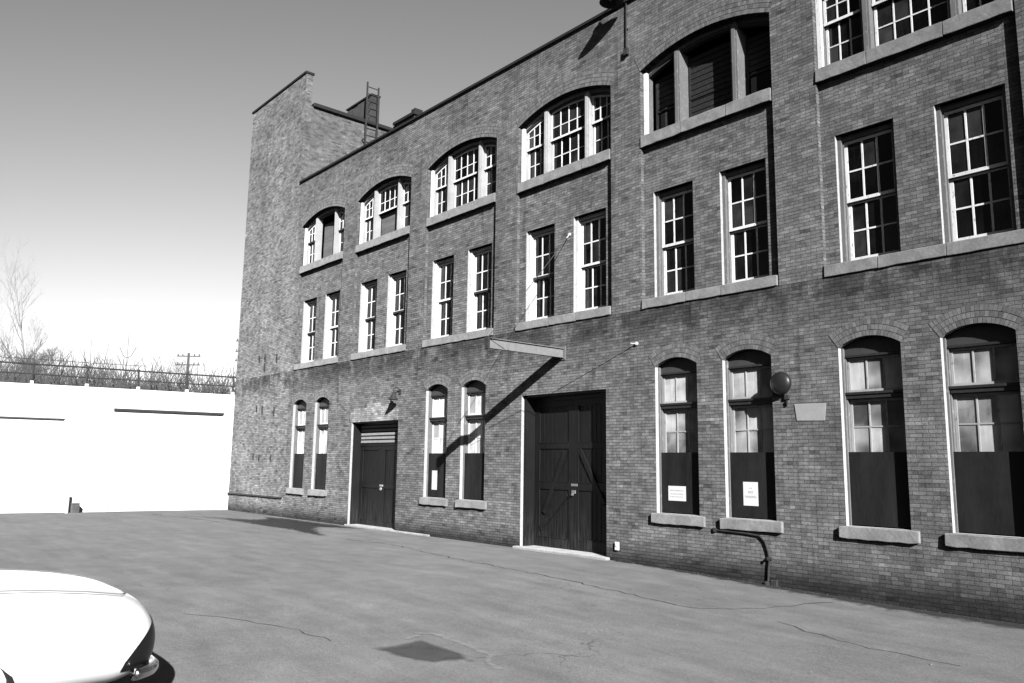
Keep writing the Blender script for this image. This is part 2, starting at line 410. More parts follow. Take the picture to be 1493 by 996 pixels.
# dark liner behind the openings
mb=MB(); mb.face([(-35,1.2,-.5),(XR-.02,1.2,-.5),(XR-.02,1.2,ZR-.3),(-35,1.2,ZR-.3)]); 
for z in (4.9,9.1): mb.box(-35,XR-.02,.42,1.19,z,z+.2)
bpart(mb,'interior_wall',M['roof'])
mb=MB(); mb.box(-29.72,XR-.01,.35,13.98,ZR-.45,ZR-.3); bpart(mb,'flat_roof',M['roof'])
mb=MB(); mb.box(-29.74,XR+.04,-.07,.36,ZR,ZR+.07)
bpart(mb,'parapet_coping',M['dark_metal'])

mb=MB()
cols=[(-24.85+.2159*i) for i in range(15)]
for i,(p,q_) in enumerate(zip(cols,cols[1:])):
    t=3.462+.0677*(5+2*round(1.6*math.sin(math.pi*(i+.5)/14)))
    mb.face([(p,-.0035,3.462),(q_,-.0035,3.462),(q_,-.0035,t),(p,-.0035,t)])
bpart(mb,'relaid_brickwork',M['brick_patch'])
# ---- tower
mb=MB(); TZ=18.12
sheet(mb,0,-35.15,-29.75,-.5,TZ,[])
mb.face([(-29.75,0,ZR-.4),(-29.75,.3,ZR-.4),(-29.75,.3,TZ),(-29.75,0,TZ)])
mb.face([(-35.15,0,-.5),(-35.15,0,TZ),(-35.15,.3,TZ),(-35.15,.3,-.5)])
mb.face([(-29.75,.3,16.7),(-35.15,.3,16.7),(-35.15,.3,TZ),(-29.75,.3,TZ)])
mb.face([(-35.15,.3,-.5),(-35.15,.3,16.76),(-35.15,14,16.76),(-35.15,14,-.5)])
mb.face([(-35.15,14,-.5),(-29.75,14,-.5),(-29.75,14,16.76),(-35.15,14,16.76)][::-1])
tw=bpart(mb,'tower_wall',M['brick_brightened'])
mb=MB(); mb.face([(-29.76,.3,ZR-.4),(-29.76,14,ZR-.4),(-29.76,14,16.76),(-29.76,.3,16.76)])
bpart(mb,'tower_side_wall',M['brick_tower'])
mb=MB(); mb.box(-35.2,-29.70,-.05,.35,TZ,TZ+.09)
bpart(mb,'tower_coping',M['dark_metal'],bevel=.01)
mb=MB(); mb.box(-30.0,-29.62,.36,14,16.74,16.90); mb.box(-35.2,-34.9,.36,14,16.74,16.90); mb.box(-34.9,-30,13.7,14,16.74,16.9)
bpart(mb,'side_parapet_coping',M['dark_metal'],bevel=.02)
mb=MB(); mb.box(-34.95,-30.0,.32,13.7,16.3,16.45); bpart(mb,'tower_roof',M['roof'])
# stepped brick stub on the tower roof and penthouse behind the parapet
mb=MB(); mb.box(-29.98,-29.78,3.12,3.55,16.9,18.16)
for i,(a,b,z) in enumerate([(-30.5,-29.98,18.1),(-31.0,-30.5,18.12),(-31.5,-31.0,18.08),(-31.95,-31.5,18.1)]): mb.box(a,b,3.14,3.5,16.46,z)
bpart(mb,'roof_chimney',M['roof'])
mb=MB(); mb.box(-32.0,-29.74,3.09,3.58,18.165,18.24); 
bpart(mb,'chimney_cap',M['dark_metal'],bevel=.01)
mb=MB(); mb.box(-29.72,-28.0,4.25,7.0,ZR-.3,17.0); bpart(mb,'roof_penthouse',M['brick'])
mb=MB(); mb.box(-29.6,-27.9,4.15,7.1,17.0,17.12); mb.box(-28.35,-28.05,4.3,4.7,17.12,17.35); bpart(mb,'penthouse_coping',M['dark_metal'])
# iron wall ties of the tower
for (x,z,h) in ((-32.72,6.38,.28),(-32.15,6.38,.30),(-32.15,5.98,.34),(-31.02,6.26,.34),(-32.7,4.28,.26),(-32.13,4.2,.34),(-31.0,4.1,.34),(-32.75,2.3,.22),(-32.18,2.24,.24),(-31.06,2.24,.22)):
    mb=MB(); mb.box(x-.035,x+.035,-.03,-.002,z-h/2,z+h/2); mb.lathe([(0,-.055),(.03,-.05),(.03,-.03)],(x,0,z),'Y',8); bpart(mb,'wall_tie',M['rust'])
# stone course at the foot of the tower
mb=MB(); mb.box(-35.17,-29.85,-.055,-.003,.69,.75); bpart(mb,'water_table',M['rust'],bevel=.008)

# ---- second-floor continuous sills
for k in range(7):
    x0=BAY[k]; mb=MB(); cuts=[x0+.004,x0+1.15+random.uniform(-.2,.2),x0+2.3+random.uniform(-.2,.2),x0+BW-.03]
    for a,b in zip(cuts,cuts[1:]):
        d=random.uniform(0,.006); mb.stone(a+.002,b-.002,-.035-d,.33,5.632,5.853)
    bpart(mb,'stone_sill',M['stone'],bevel=.012)

# ---------------------------------------------------------------- windows
def ru(): return (random.random(),random.random())
def sash(mb,pane,x0,x1,z0,z1,yf,cols,rows,top=None,st=.05,rail=.055,mt=.026,d=.035,meet='',uvp=True):
    """sash between x0..x1, z0..z1 (top: function for an arched head); front face at yf"""
    T=(lambda x: z1) if top is None else top
    n=10 if top else 1
    mb.box(x0,x0+st,yf,yf+d,z0,min(T(x0),T(x0+st))) ; mb.box(x1-st,x1,yf,yf+d,z0,min(T(x1-st),T(x1)))
    mb.box(x0+st,x1-st,yf+.001,yf+d,z0,z0+rail)
    xs=[x0+(x1-x0)*i/n for i in range(n+1)]
    for a,b in zip(xs,xs[1:]):
        mb.prism([(a,T(a)-rail),(b,T(b)-rail),(b,T(b)),(a,T(a))],yf-.001,yf+d)
    w=(x1-x0-2*st)
    for i in range(1,cols):
        x=x0+st+w*i/cols; mb.box(x-mt/2,x+mt/2,yf+.004,yf+d-.004,z0+rail,T(x)-rail*.8)
    zt=min(T(x0),T(x1)) if top else z1
    hh=(z1-z0)
    for j in range(1,rows):
        z=z0+rail+(hh-2*rail)*j/rows; mb.box(x0+st,x1-st,yf+.007,yf+d-.006,z-mt/2,z+mt/2)
    for i in range(cols):
        for j in range(rows):
            a=x0+st+w*i/cols; b=x0+st+w*(i+1)/cols
            za=z0+rail+(hh-2*rail)*j/rows; zb=z0+rail+(hh-2*rail)*(j+1)/rows
            ua=(zb,zb) if j<rows-1 or not top else (T(a)-rail*.5,T(b)-rail*.5)
            t=random.uniform(-.003,.003); t2=random.uniform(-.003,.003)
            y=yf+d*.6
            pane.face([(a,y+t,za),(b,y-t,za),(b,y-t+t2,ua[1]),(a,y+t+t2,ua[0])],0,ru())

dark_meet={0,2,3,5,6}   # which of the second-floor windows have a dark meeting rail
for i,o in enumerate(w2):
    mb=MB(); a,b=o.x0,o.x1
    mb.box(a,a+.07,.18,.42,5.857,8.35); mb.box(b-.07,b,.18,.42,5.857,8.35); mb.box(a+.07,b-.07,.252,.42,8.25,8.35)
    mb.box(a+.07,b-.07,.235,.42,5.858,5.90)
    mb.box(a+.07,a+.09,.25,.27,5.90,8.25)
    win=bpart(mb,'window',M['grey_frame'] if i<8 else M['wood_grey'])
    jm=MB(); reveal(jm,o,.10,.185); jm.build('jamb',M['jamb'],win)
    up=MB(); lo=MB(); pn=MB()
    sash(up,pn,a+.072,b-.072,7.05,8.245,.30,3,2,st=.06,rail=.06,mt=.031); sash(lo,pn,a+.072,b-.072,5.905,7.09,.345,3,2,st=.065,rail=.085,mt=.031)
    up.build('upper_sash',M['white_paint'],win); lo.build('lower_sash',M['white_paint'],win)
    if i in dark_meet:
        r=MB(); r.box(a+.08,b-.08,.282,.299,7.02,7.085); r.build('meeting_rail',M['dark_frame'],win)
    else:
        r=MB(); r.box(a+.08,b-.08,.285,.299,7.045,7.09); r.build('meeting_rail',M['white_paint'],win)
    pn.build('pane',M['glass'],win)
    if i==10: # pale round thing leaning inside the first pane of the sixth bay
        pass

def ground_window(i,o):
    a,b=o.x0,o.x1; mb=MB()
    y=.15
    mb.box(a,a+.035,.10,.34,1.12,o.top(a)); mb.box(b-.035,b,.10,.34,1.12,o.top(b)); mb.box(a+.035,a+.055,y,.34,1.12,4.1); mb.box(b-.055,b-.035,y,.34,1.12,4.1)
    win=bpart(mb,'window',M['wood_grey'])
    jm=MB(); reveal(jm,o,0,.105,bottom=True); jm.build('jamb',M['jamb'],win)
    t=MB(); n=10; xs=[a+(b-a)*k/n for k in range(n+1)]
    for p,q in zip(xs,xs[1:]): t.prism([(p,4.15),(q,4.15),(q,o.top(q)),(p,o.top(p))],y+.012,.33)
    t.build('tympanum',M['tympanum'],win)
    t=MB(); t.box(a+.065,b-.065,y-.015,.33,4.11,4.149); t.build('head_rail',M['dark_frame'],win)
    t=MB()
    t.box(a+.04,b-.04,y-.045,.33,3.43,3.475); t.box(a+.055,b-.055,y-.02,.33,3.36,3.43)
    t.build('transom',M['dark_frame'],win,bevel=.004)
    up=MB(); lo=MB(); pn=MB()
    sash(up,pn,a+.06,b-.06,3.478,4.108,.205,3,1,st=.04,rail=.045); sash(lo,pn,a+.06,b-.06,2.36,3.355,.225,3,2,st=.045,rail=.05)
    fm=M['white_paint'] if i<4 else M['sash_grey']
    up.build('upper_light',fm,win); lo.build('sash',fm,win)
    pn.build('pane',M['glass_white'] if i<4 else M['glass_cloudy'],win)
    bd=MB(); bd.box(a+.03,b-.03,.132,.146,1.135,2.41); bd.build('board',M['board'],win)
    s=MB(); d=random.uniform(0,.01); s.stone(a-.11,b+.14,-.07-d,.14,.905,1.114,.008); so=s.build('stone_sill',M['stone'],win,bevel=.012)
    arch_rings(o,0,3,win)
    return win
for i,o in enumerate(gw): ground_window(i,o)

# top floor three-part arched windows
for k in range(7):
    x0=BAY[k]; x1=x0+BW; T=arc_top(x0,x1,11.38,.36); zb=9.76
    fr=MB(); n=28; xs=[x0+BW*i/n for i in range(n+1)]
    deep = (k==4)
    for p,q in zip(xs,xs[1:]): fr.prism([(p,T(p)-.10),(q,T(q)-.10),(q,T(q)),(p,T(p))],.20,.36)
    fr.box(x0,x0+.09,.198,.36,zb,T(x0)-.05); fr.box(x1-.09,x1,.198,.36,zb,T(x1)-.05)
    m1,m2=x0+.96,x0+2.49
    yb=.50 if deep else .36
    for c in (m1,m2):
        fr.box(c-.08,c+.08,.145,yb,zb,T(c)-.05); fr.box(c-.04,c+.04,.125,.145,zb,T(c)-.10)
    win=bpart(fr,'arched_window',[M['mullion'] if k<4 else M['wood_grey']])
    h=MB()
    for p,q in zip(xs,xs[1:]): h.prism([(p,T(p)-.16),(q,T(q)-.16),(q,T(q)-.101),(p,T(p)-.101)],.215,.34)
    h.build('head_board',M['tympanum'],win)
    TT=lambda x: T(x)-.165
    secs=[(x0+.095,m1-.095,3),(m1+.095,m2-.095,4),(m2+.095,x1-.095,3)]
    pn=MB(); zm=10.74; l_=MB(); l_.box(x0+.003,x0+.092,.12,.197,zb,T(x0)-.02); l_.build('sunlit_jamb',M['white_paint'],win)  # left reveal only, white to carry the sun's glare in its colour
    for j,(a,b,c) in enumerate(secs):
        if deep:
            s=MB(); s.box(a,a+.05,.46,.49,zb,TT(a)); s.box(b-.05,b,.46,.49,zb,TT(b)); s.box(a+.05,b-.05,.46,.49,zb,zb+.05)
            s.box(a+.05,b-.05,.455,.49,10.42,10.46)
            for q in range(12):
                zz=9.85+q*.135
                if j==1 or zz>10.4: s.prism([(a+.05,zz),(b-.05,zz),(b-.05,min(zz+.115,TT(b-.05))),(a+.05,min(zz+.115,TT(a+.05)))] ,.475,.485) if zz+.02<TT(b-.05) and zz+.02<TT(a+.05) else None
            s.build('shutter_panel',M['ply'] if False else M['dark_frame'],win)
            continue
        if k==0 and j==1:
            s=MB(); s.box(a,b,.44,.46,zb,10.60); s.box(a,b,.445,.462,10.61,11.35); s.build('plywood_panel',M['ply'],win); continue
        up=MB(); lo=MB(); pn=MB()
        sash(up,pn,a,b,zm-.025,11.45,.255,c,2,top=TT)
        up.build('upper_sash',M['white_paint'],win)
        if k==1 and j==1:
            s=MB(); s.box(a,b,.38,.40,zb,10.72); s.build('plywood_panel',M['ply'],win)
        else:
            sash(lo,pn,a+.005,b-.005,zb+.003,zm+.02,.298,c,2); lo.build('lower_sash',M['white_paint'],win)
        pn.build('pane',M['glass'],win)
        r=MB(); r.box(a,b,.236,.254,zm-.03,zm+.025); r.build('meeting_rail',M['dark_frame'] if (k,j) in ((0,0),(0,2)) else M['white_paint'],win)
    if deep: pn=MB(); pn.face([(x0+.09,.50,zb),(x1-.09,.50,zb),(x1-.09,.50,T(x1)-.1),(x0+.09,.50,T(x0)-.1)],0,ru()); pn.build('pane',M['glass'],win)
    s=MB(); cuts=[x0+.004,x0+1.2+random.uniform(-.2,.2),x0+2.35+random.uniform(-.2,.2),x1-.03]
    for p,q in zip(cuts,cuts[1:]):
        d=random.uniform(0,.006); s.stone(p+.002,q-.002,-.03-d,.37,9.477,9.753)
    s.build('stone_sill',M['stone'],win,bevel=.012)
    arch_rings(Op(x0,x1,0,11.38,.36),0,4,win)

# ---------------------------------------------------------------- doors
def panel_leaf(x0,x1,z0,z1,yf,rails,braces,parent):
    mb=MB(); st=.16
    mb.box(x0,x1,yf+.03,yf+.05,z0,z1)
    mb.box(x0,x0+st,yf,yf+.029,z0,z1); mb.box(x1-st,x1,yf,yf+.029,z0,z1)
    for (za,zb) in rails: mb.box(x0+st,x1-st,yf+.001,yf+.029,za,zb)
    rs=sorted(rails)
    for (a,b),(c,d) in zip(rs,rs[1:]):
        mb.box(x0+st,x0+st+.02,yf-.008,yf+.029,b,c); mb.box(x0+st+.02,x1-st,yf-.008,yf+.029,b,b+.02)
        n=max(2,int((x1-x0-2*st)/.14))
        for i in range(1,n):
            x=x0+st+(x1-x0-2*st)*i/n; mb.box(x-.004,x+.004,yf+.024,yf+.0299,b+.02,c)
    for (xa,za,xb,zb) in braces:
        dx,dz=xb-xa,zb-za; L=math.hypot(dx,dz); nx,nz=-dz/L*.06,dx/L*.06
        mb.prism([(xa-nx,za-nz),(xb-nx,zb-nz),(xb+nx,zb+nz),(xa+nx,za+nz)],yf-.012,yf+.028)
    return mb.build('door_leaf',M['door'],parent,bevel=.004)
# big double door
a,b=-15.93,-12.94
mb=MB(); mb.box(a,a+.09,.09,.50,.02,3.89); mb.box(b-.09,b,.09,.50,.02,3.89); mb.box(a+.09,b-.09,.40,.50,3.74,3.89); mb.box(a+.003,b-.003,.09,.40,3.84,3.888)
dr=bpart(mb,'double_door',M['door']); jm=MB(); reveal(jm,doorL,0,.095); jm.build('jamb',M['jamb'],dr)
R4=[(.06,.30),(1.50,1.68),(2.52,2.66),(3.58,3.735)]
m=-14.42
panel_leaf(a+.105,m-.004,.06,3.735,.40,R4,[(a+.32,.5,m-.22,1.4),(a+.45,.9,m-.3,2.45)],dr)
panel_leaf(m+.004,b-.105,.06,3.735,.40,R4,[(m+.22,2.5,b-.45,1.2)],dr)
mb=MB(); mb.box(m-.02,m+.10,.365,.392,1.42,1.50); mb.lathe([(0,-.03),(.035,-.03),(.035,0)],(m+.02,.37,1.40),'Y',10); mb.box(m-.06,m+.16,.385,.395,1.60,1.66); mb.build('hasp',M['cable'],dr)
mb=MB(); mb.box(a-.12,b+.10,-.16,.50,-.15,.058); mb.build('threshold',M['stone_dark'],dr,bevel=.02)
# small louvred double door
a,b=-24.75,-21.82
mb=MB(); mb.box(a,a+.08,.08,.45,.03,3.46); mb.box(b-.08,b,.08,.45,.03,3.46); mb.box(a+.08,b-.08,.33,.45,3.38,3.46); mb.box(a+.08,b-.08,.325,.45,2.66,2.74); mb.box(a+.003,b-.003,.08,.33,3.42,3.458)
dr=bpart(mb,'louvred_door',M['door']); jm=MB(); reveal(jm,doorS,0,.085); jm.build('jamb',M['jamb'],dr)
m=-23.28
R3=[(.05,.22),(1.28,1.44),(2.52,2.655)]
panel_leaf(a+.095,m-.004,.05,2.655,.34,R3,[],dr); panel_leaf(m+.004,b-.095,.05,2.655,.34,R3,[],dr)
mb=MB()
for i in range(5):
    z=2.77+i*.125; mb.prism([(a+.1,z),(b-.1,z),(b-.1,z+.075),(a+.1,z+.075)],.34,.36)
lv=mb.build('louvre_slats',plain('grey_slat_paint',.24,.2,6),dr)
mb=MB(); mb.box(a+.095,b-.095,.37,.38,2.745,3.378); mb.build('louvre_back',M['roof'],dr)
mb=MB(); mb.box(m-.04,m+.16,.315,.333,1.34,1.40); mb.lathe([(0,-.03),(.05,-.03),(.05,0)],(m+.05,.33,1.26),'Y',10); mb.build('hasp',plain('worn_bright_metal',.45,.2,20,.4),dr)
mb=MB(); mb.box(a-.1,b+1.9,-.07,.42,-.15,.048); mb.build('threshold',M['stone_dark'],dr,bevel=.02)

# ---------------------------------------------------------------- jib beam and its stays
jb=tag(empty('jib_beam',(-14.38,0,4.87)),'grey steel I-beam sticking straight out of the wall above the tall double door','beam')
mb=MB(); L0=-2.44
for z0,z1 in ((-.12,-.105),(.105,.12)): mb.box(-.05,.05,L0,-.02,z0,z1)
mb.box(-.006,.006,L0+.02,-.02,-.104,.104)
o=mb.build('beam',M['steel'],jb)
mb=MB(); mb.box(-.09,.09,-.019,-.003,-.17,.17); 
for x in (-.06,.06):
    for z in (-.13,.13): mb.lathe([(0,-.035),(.018,-.032),(.018,-.019)],(x,0,z),'Y',6)
mb.build('wall_plate',M['steel'],jb)
mb=MB(); mb.box(-.065,.065,L0-.03,L0+.03,-.14,.14); mb.tube([(0,L0,-.13),(0,L0,-.22),(.03,L0,-.27),(0,L0,-.31),(-.04,L0,-.27)],.012,6); mb.build('tip_bracket',M['rust'],jb)
tip=(-14.38,-2.44,4.99)
def stay(end,lab):
    e=tag(empty('stay_cable',tip),lab,'cable','steel stays holding the beam')
    d=Vector(end)-Vector(tip); mb=MB(); pts=[]
    for i in range(9):
        t=i/8; p=d*t; p.z-=.05*math.sin(math.pi*t); pts.append(tuple(p))
    mb.tube(pts,.008,6); mb.build('cable',M['stay'],e)
    mb=MB(); mb.lathe([(0,-.03),(.03,-.028),(.04,-.01),(.04,.018)],tuple(d),'Y',10); mb.tube([tuple(d*.995),tuple(d*.96)],.012,6); mb.build('wall_anchor',plain('pale_anchor_metal',.6,.1,9),e)
stay((-14.25,.08,7.92),'thin steel stay rising from beam tip to the brickwork between two upper windows')
stay((-11.98,-.02,4.86),'thin steel stay running level from beam tip to anchor right of the tall door')

# ---------------------------------------------------------------- wall fittings
# domed alarm lamp
r=tag(empty('dome_lamp',(-8.34,0,3.71)),'big dark domed lamp on the brick wall beside the second boarded window','wall lamp')
mb=MB(); pr=[(0,-.21),(.06,-.208),(.11,-.20),(.16,-.18),(.195,-.155),(.212,-.13),(.215,-.10),(.205,-.07),(.12,-.06),(.09,-.003)]
mb.lathe(pr,(0,0,0),'Y',28)
dm=mb.build('dome',plain('black_enamel',.02,.3,7,.38,.4),r,smooth=True)
mb=MB(); mb.lathe([(.218,-.105),(.228,-.095),(.218,-.085)],(0,0,0),'Y',28); mb.build('rim',M['rust'],r,smooth=True)
mb=MB(); mb.box(.03,.12,-.05,-.003,-.31,-.23); mb.tube([(.08,-.04,-.33),(.08,-.03,-.42)],.018,8); mb.tube([(.08,-.04,-.22),(.06,-.05,-.12)],.015,8); mb.build('junction_box',M['rust'],r)
# bell lamp left of door
r=tag(empty('bell_lamp',(-21.75,0,4.30)),'small dark bell shaped lamp on curled bracket above and right of the louvred door','wall lamp')
mb=MB(); mb.lathe([(.02,.0),(.05,-.02),(.07,-.10),(.13,-.20),(.15,-.25),(.13,-.25),(.05,-.12),(0,-.1)],(0,-.26,.02),'Z',18); mb.build('shade',M['rust'],r,smooth=True)
mb=MB(); mb.tube([(0,-.004,.05),(0,-.10,.16),(0,-.20,.17),(0,-.26,.10),(0,-.26,.0)],.018,8); mb.box(-.05,.05,-.03,-.003,-.03,.12); mb.build('bracket',M['rust'],r)
# big gooseneck yard lamp near the parapet
r=tag(empty('gooseneck_lamp',(-12.2,0,12.9)),'large dark shaded yard lamp on a pipe arm below the parapet between two arched windows','wall lamp')
mb=MB(); mb.tube([(0,-.04,-.80),(0,-.03,.45),(0,-.08,.57),(0,-.16,.66),(-.04,-.28,.72),(-.1,-.38,.74),(-.12,-.42,.66)],.016,8); mb.box(-.06,.06,-.08,-.003,-.95,-.78)
mb.box(-.04,.04,-.02,-.003,-.3,-.26); mb.build('pipe_arm',M['rust'],r)
mb=MB(); mb.lathe([(.0,.10),(.06,.10),(.08,.0),(.12,-.05),(.24,-.16),(.30,-.24),(.29,-.25),(.23,-.17),(.10,-.07),(0,-.06)],(-.12,-.42,.58),'Z',28); mb.build('shade',M['rust'],r,smooth=True)
mb=MB(); mb.lathe([(0,-.22),(.07,-.2),(.08,-.13),(.05,-.07),(0,-.05)],(-.12,-.42,.58),'Z',14); mb.build('bulb',plain('lamp_glass',.75,.02,3,.1),r,smooth=True)
# plaque
mb=MB(); mb.prism([(-.29,-.15),(.27,-.165),(.31,.155),(-.33,.165)],-.014,-.003); o=mb.build('wall_plaque',M['plaque'],bevel=.008); o.location=(-7.80,0,3.14)
tag(o,'blank pale plaque fixed to the brick right of the dome lamp','plaque')
# small white outlet box
mb=MB(); mb.box(-.05,.05,-.05,-.003,-.09,.09); mb.box(-.03,.03,-.062,-.05,-.01,.06); o=mb.build('outlet_box',M['sign_white'],bevel=.006); o.location=(-12.60,0,.33)
tag(o,'small white outlet box low on the wall right of the tall door','outlet box')
# pipe
r=tag(empty('drain_pipe',(-8.80,0,0)),'thin iron pipe bending down the wall below a boarded window to the ground','pipe')
mb=MB(); mb.tube([(-1.16,-.03,.865),(-.45,-.03,.845),(-.15,-.03,.82),(-.04,-.03,.72),(0.02,-.03,.55),(.05,-.03,.42)],.018,10); mb.tube([(.05,-.03,.42),(.02,-.03,.2),(.0,-.03,-.10)],.021,10); mb.build('pipe',M['rust'],r)
mb=MB(); mb.lathe([(0,-.02),(.04,-.018),(.04,.02),(0,0.02)],(-1.16,-.03,.86),'Y',10); mb.box(-1.22,-1.12,-.035,-.003,.83,.90); mb.build('end_cap',M['rust'],r)
mb=MB(); mb.lathe([(0,-.04),(.032,-.04),(.036,0),(.032,.04),(0,.04)],(.06,-.035,.42),'X',10); mb.tube([(.06,-.035,.42),(.06,-.09,.42)],.010,6); mb.lathe([(0,-.10),(.035,-.098),(.035,-.09),(0,-.085)],(.06,0,.42),'Y',10); mb.build('valve',M['rust'],r)
mb=MB(); mb.lathe([(.06,-.1),(.06,.02),(.035,.05)],(.0,-.06,-.05),'Z',10); mb.box(.08,.2,-.07,-.003,-.12,.03); mb.build('foot_collar',M['rust'],r)
# notices on the boards
def notice(x,z,w,h,lab,rows):
    o=MB(); o.box(-w/2,w/2,-.004,0,-h/2,h/2); s=o.build('notice',M['sign_white']); s.location=(x,.131,z); tag(s,lab,'notice')
    if rows:
        t=MB()
        for (zz,hh,x0,x1,step) in rows:
            x=x0
            while x<x1:
                ww=random.uniform(.4,.75)*step; t.box(x,x+ww,-.0052,-.0041,zz,zz+hh*random.uniform(.7,1)); x+=step
        t.build('lettering',M['ink'],s)
notice(-11.02,1.545,.46,.31,'white landscape notice on the boarded window right of the tall door',[(.05,.022,-.18,.17,.03),(-.02,.018,-.16,.16,.028),(-.08,.018,-.17,.14,.028)])
def text_on(parent,body,size,x,z):
    cu=bpy.data.curves.new('lettering','FONT'); cu.body=body; cu.size=size; cu.align_x='CENTER'; cu.align_y='CENTER'
    t=bpy.data.objects.new('lettering',cu); COL.objects.link(t); dg=bpy.context.evaluated_depsgraph_get(); me=bpy.data.meshes.new_from_object(t.evaluated_get(dg)); bpy.data.objects.remove(t)
    me.materials.clear(); me.materials.append(M['ink']); q=bpy.data.objects.new('lettering',me); COL.objects.link(q); q.parent=parent; q.location=(x,-.0055,z); q.rotation_euler=(math.pi/2,0,0)
notice(-9.22,1.60,.33,.46,'tall white parking notice on the board nearest the dome lamp',[(.10,.02,-.02,.03,.03)])
ns=[o for o in bpy.data.objects if o.name.startswith('notice')][-1]
text_on(ns,'NO',.07,0,.03); text_on(ns,'PARKING',.062,0,-.06)
for k in kids(ns):
    pass
notice(-19.95,1.62,.26,.56,'narrow white notice on the left of the two boards touched by the beam shadow',None)

# rung ladder up the tower side
r=tag(empty('roof_ladder',(-29.45,3.0,ZR-.3)),'iron rung ladder climbing from factory roof up the side of the tower','ladder')
for y in (-.28,.28):
    mb=MB(); mb.box(-.03,.03,y-.03,y+.03,0,5.45+(.05 if y<0 else -.05)); mb.build('rail',M['rust'],r)
for i in range(17):
    mb=MB(); mb.tube([(0,-.25,.2+i*.318),(0,.25,.2+i*.318)],.022,6); mb.build('rung',M['rust'],r)
mb=MB()
for z in (1.2,2.9): 
    for y in (-.28,.28): mb.box(-.30,-.031,y-.015,y+.015,z,z+.05)
mb.build('wall_bracket',M['rust'],r)

# ---------------------------------------------------------------- white retaining wall with garage doors
th=math.atan2(-.989,-.147)
rw=tag(empty('garage_wall',(-35.22,.32,0),th),'long whitewashed wall with two wide garage doors closing off the yard','wall')
# local: +X runs away from the tower towards the viewer's side, -Y is the hidden side, +Y faces the yard? (checked below)
def lw(mb,name,mat,**k): return mb.build(name,mat,rw,**k)
WT=4.90
D1=(.72,5.05,4.06); D2=(6.82,11.4,3.62)
mb=MB()
def seg(a,b,z0,z1): mb.box(a,b,-.30,0,z0,z1)
seg(0,D1[0],-.2,WT); seg(D1[0],D1[1],D1[2],WT); seg(D1[1],D2[0],-.2,WT); seg(D2[0],D2[1],D2[2],WT); seg(D2[1],30,-.2,WT)
lw(mb,'masonry',M['white_wall'])
mb=MB(); mb.box(0,30,-.34,.04,WT+.002,WT+.09); lw(mb,'wall_cap',M['white_wall'],bevel=.01)
for (a,b,t) in (D1,D2):
    mb=MB(); nz=5; H=t
    for i in range(nz):
        z0=H*i/nz+.004; z1=H*(i+1)/nz-.004
        mb.box(a+.005,b-.005,-.12,-.08,z0,z1)
        n=6
        for j in range(n):
            xa=a+.1+(b-a-.2)*j/n+.05; xb=a+.1+(b-a-.2)*(j+1)/n-.05; mb.box(xa,xb,-.079,-.07,z0+.1,z1-.1)
    lw(mb,'garage_door',M['white_wall'])
    mb=MB(); mb.box(a-.02,b+.02,.003,.04,t+.02,t+(.115 if a<2 else .06)); lw(mb,'door_header',plain('dark_header_steel',.035 if a<2 else .12,.2,4))
mb=MB(); mb.box(5.0,5.035,.003,.02,.1,3.2); lw(mb,'conduit',M['white_wall'])
# bollard and block at its foot
mb=MB(); mb.lathe([(.065,-.1),(.065,.76),(.05,.79),(0,.80)],(0,0,0),'Z',14); o=mb.build('bollard',M['sign_white'],smooth=True); o.location=(-35.75,-6.15,0); tag(o,'slim white bollard standing before the white wall','bollard')
mb=MB(); mb.box(-.15,.15,-.13,.13,-.05,.34); mb.box(-.16,.16,-.14,.14,.341,.38); o=mb.build('concrete_block',plain('dark_concrete',.10,.3,9),bevel=.02); o.location=(-35.72,-5.86,0); tag(o,'grey concrete block beside the bollard at the foot of white wall','block')
# railing on the wall
rl=tag(empty('guard_rail',(-35.22,.32,WT+.09),th),'rusty pipe railing running along the top of the white wall','railing')
X=[.35+1.93*i for i in range(16)]
for i,x in enumerate(X):
    mb=MB(); lean=random.uniform(-.03,.05); mb.tube([(x,-.15,0),(x+lean,-.15,.86)],.035,8); mb.build('post',M['rust'],rl)
    mb=MB(); mb.box(x-.06,x+.06,-.22,-.08,-.002,.13); mb.build('post_base',M['white_wall'],rl,bevel=.01)
for z,rad in ((.80,.032),(.40,.026)):
    mb=MB(); pts=[(x,-.15,z+random.uniform(-.015,.015)) for x in X]; pts[0]=(.0,-.15,z); mb.tube(pts,rad,8); mb.build('rail',M['rust'],rl)
mb=MB(); mb.tube([(4,-.15,1.02)]+[(x,-.15,1.0+random.uniform(-.03,.02)) for x in X[3:]],.012,6); mb.build('top_wire',M['rust'],rl)

# ---------------------------------------------------------------- ground
import itertools
def gz(x,y):
    t=min(max((x+13)/8,0),1); t=t*t*(3-2*t); return -.15*t
mb=MB(); NX=90; NY=60
xs=[-36.0+ i*(60/NX) for i in range(NX+1)]; ys=[-30+ j*(30.2/NY) for j in range(NY+1)]
base={}
for i,x in enumerate(xs):
    for j,y in enumerate(ys):
        base[i,j]=len(mb.v); mb.v.append((x,y,gz(x,y)))
for i in range(NX):
    for j in range(NY):
        mb.f.append((base[i,j],base[i+1,j],base[i+1,j+1],base[i,j+1])); mb.m.append(0); mb.uv.append((.5,.5))
# skirt out to the horizon
def q(x0,x1,y0,y1,z0=None):
    mb.face([(x0,y0,gz(x0,y0)),(x1,y0,gz(x1,y0)),(x1,y1,gz(x1,y1)),(x0,y1,gz(x0,y1))])
BIG=2500
for x0,x1 in ((-37.5,-36.0),): q(x0,x1,-BIG,60)
for a,b in zip(xs,xs[1:]): q(a,b,-BIG,-30); q(a,b,.2,BIG)
q(24,BIG,-BIG,BIG)
g=mb.build('ground',M['asphalt'],smooth=True); tag(g,kind='structure')
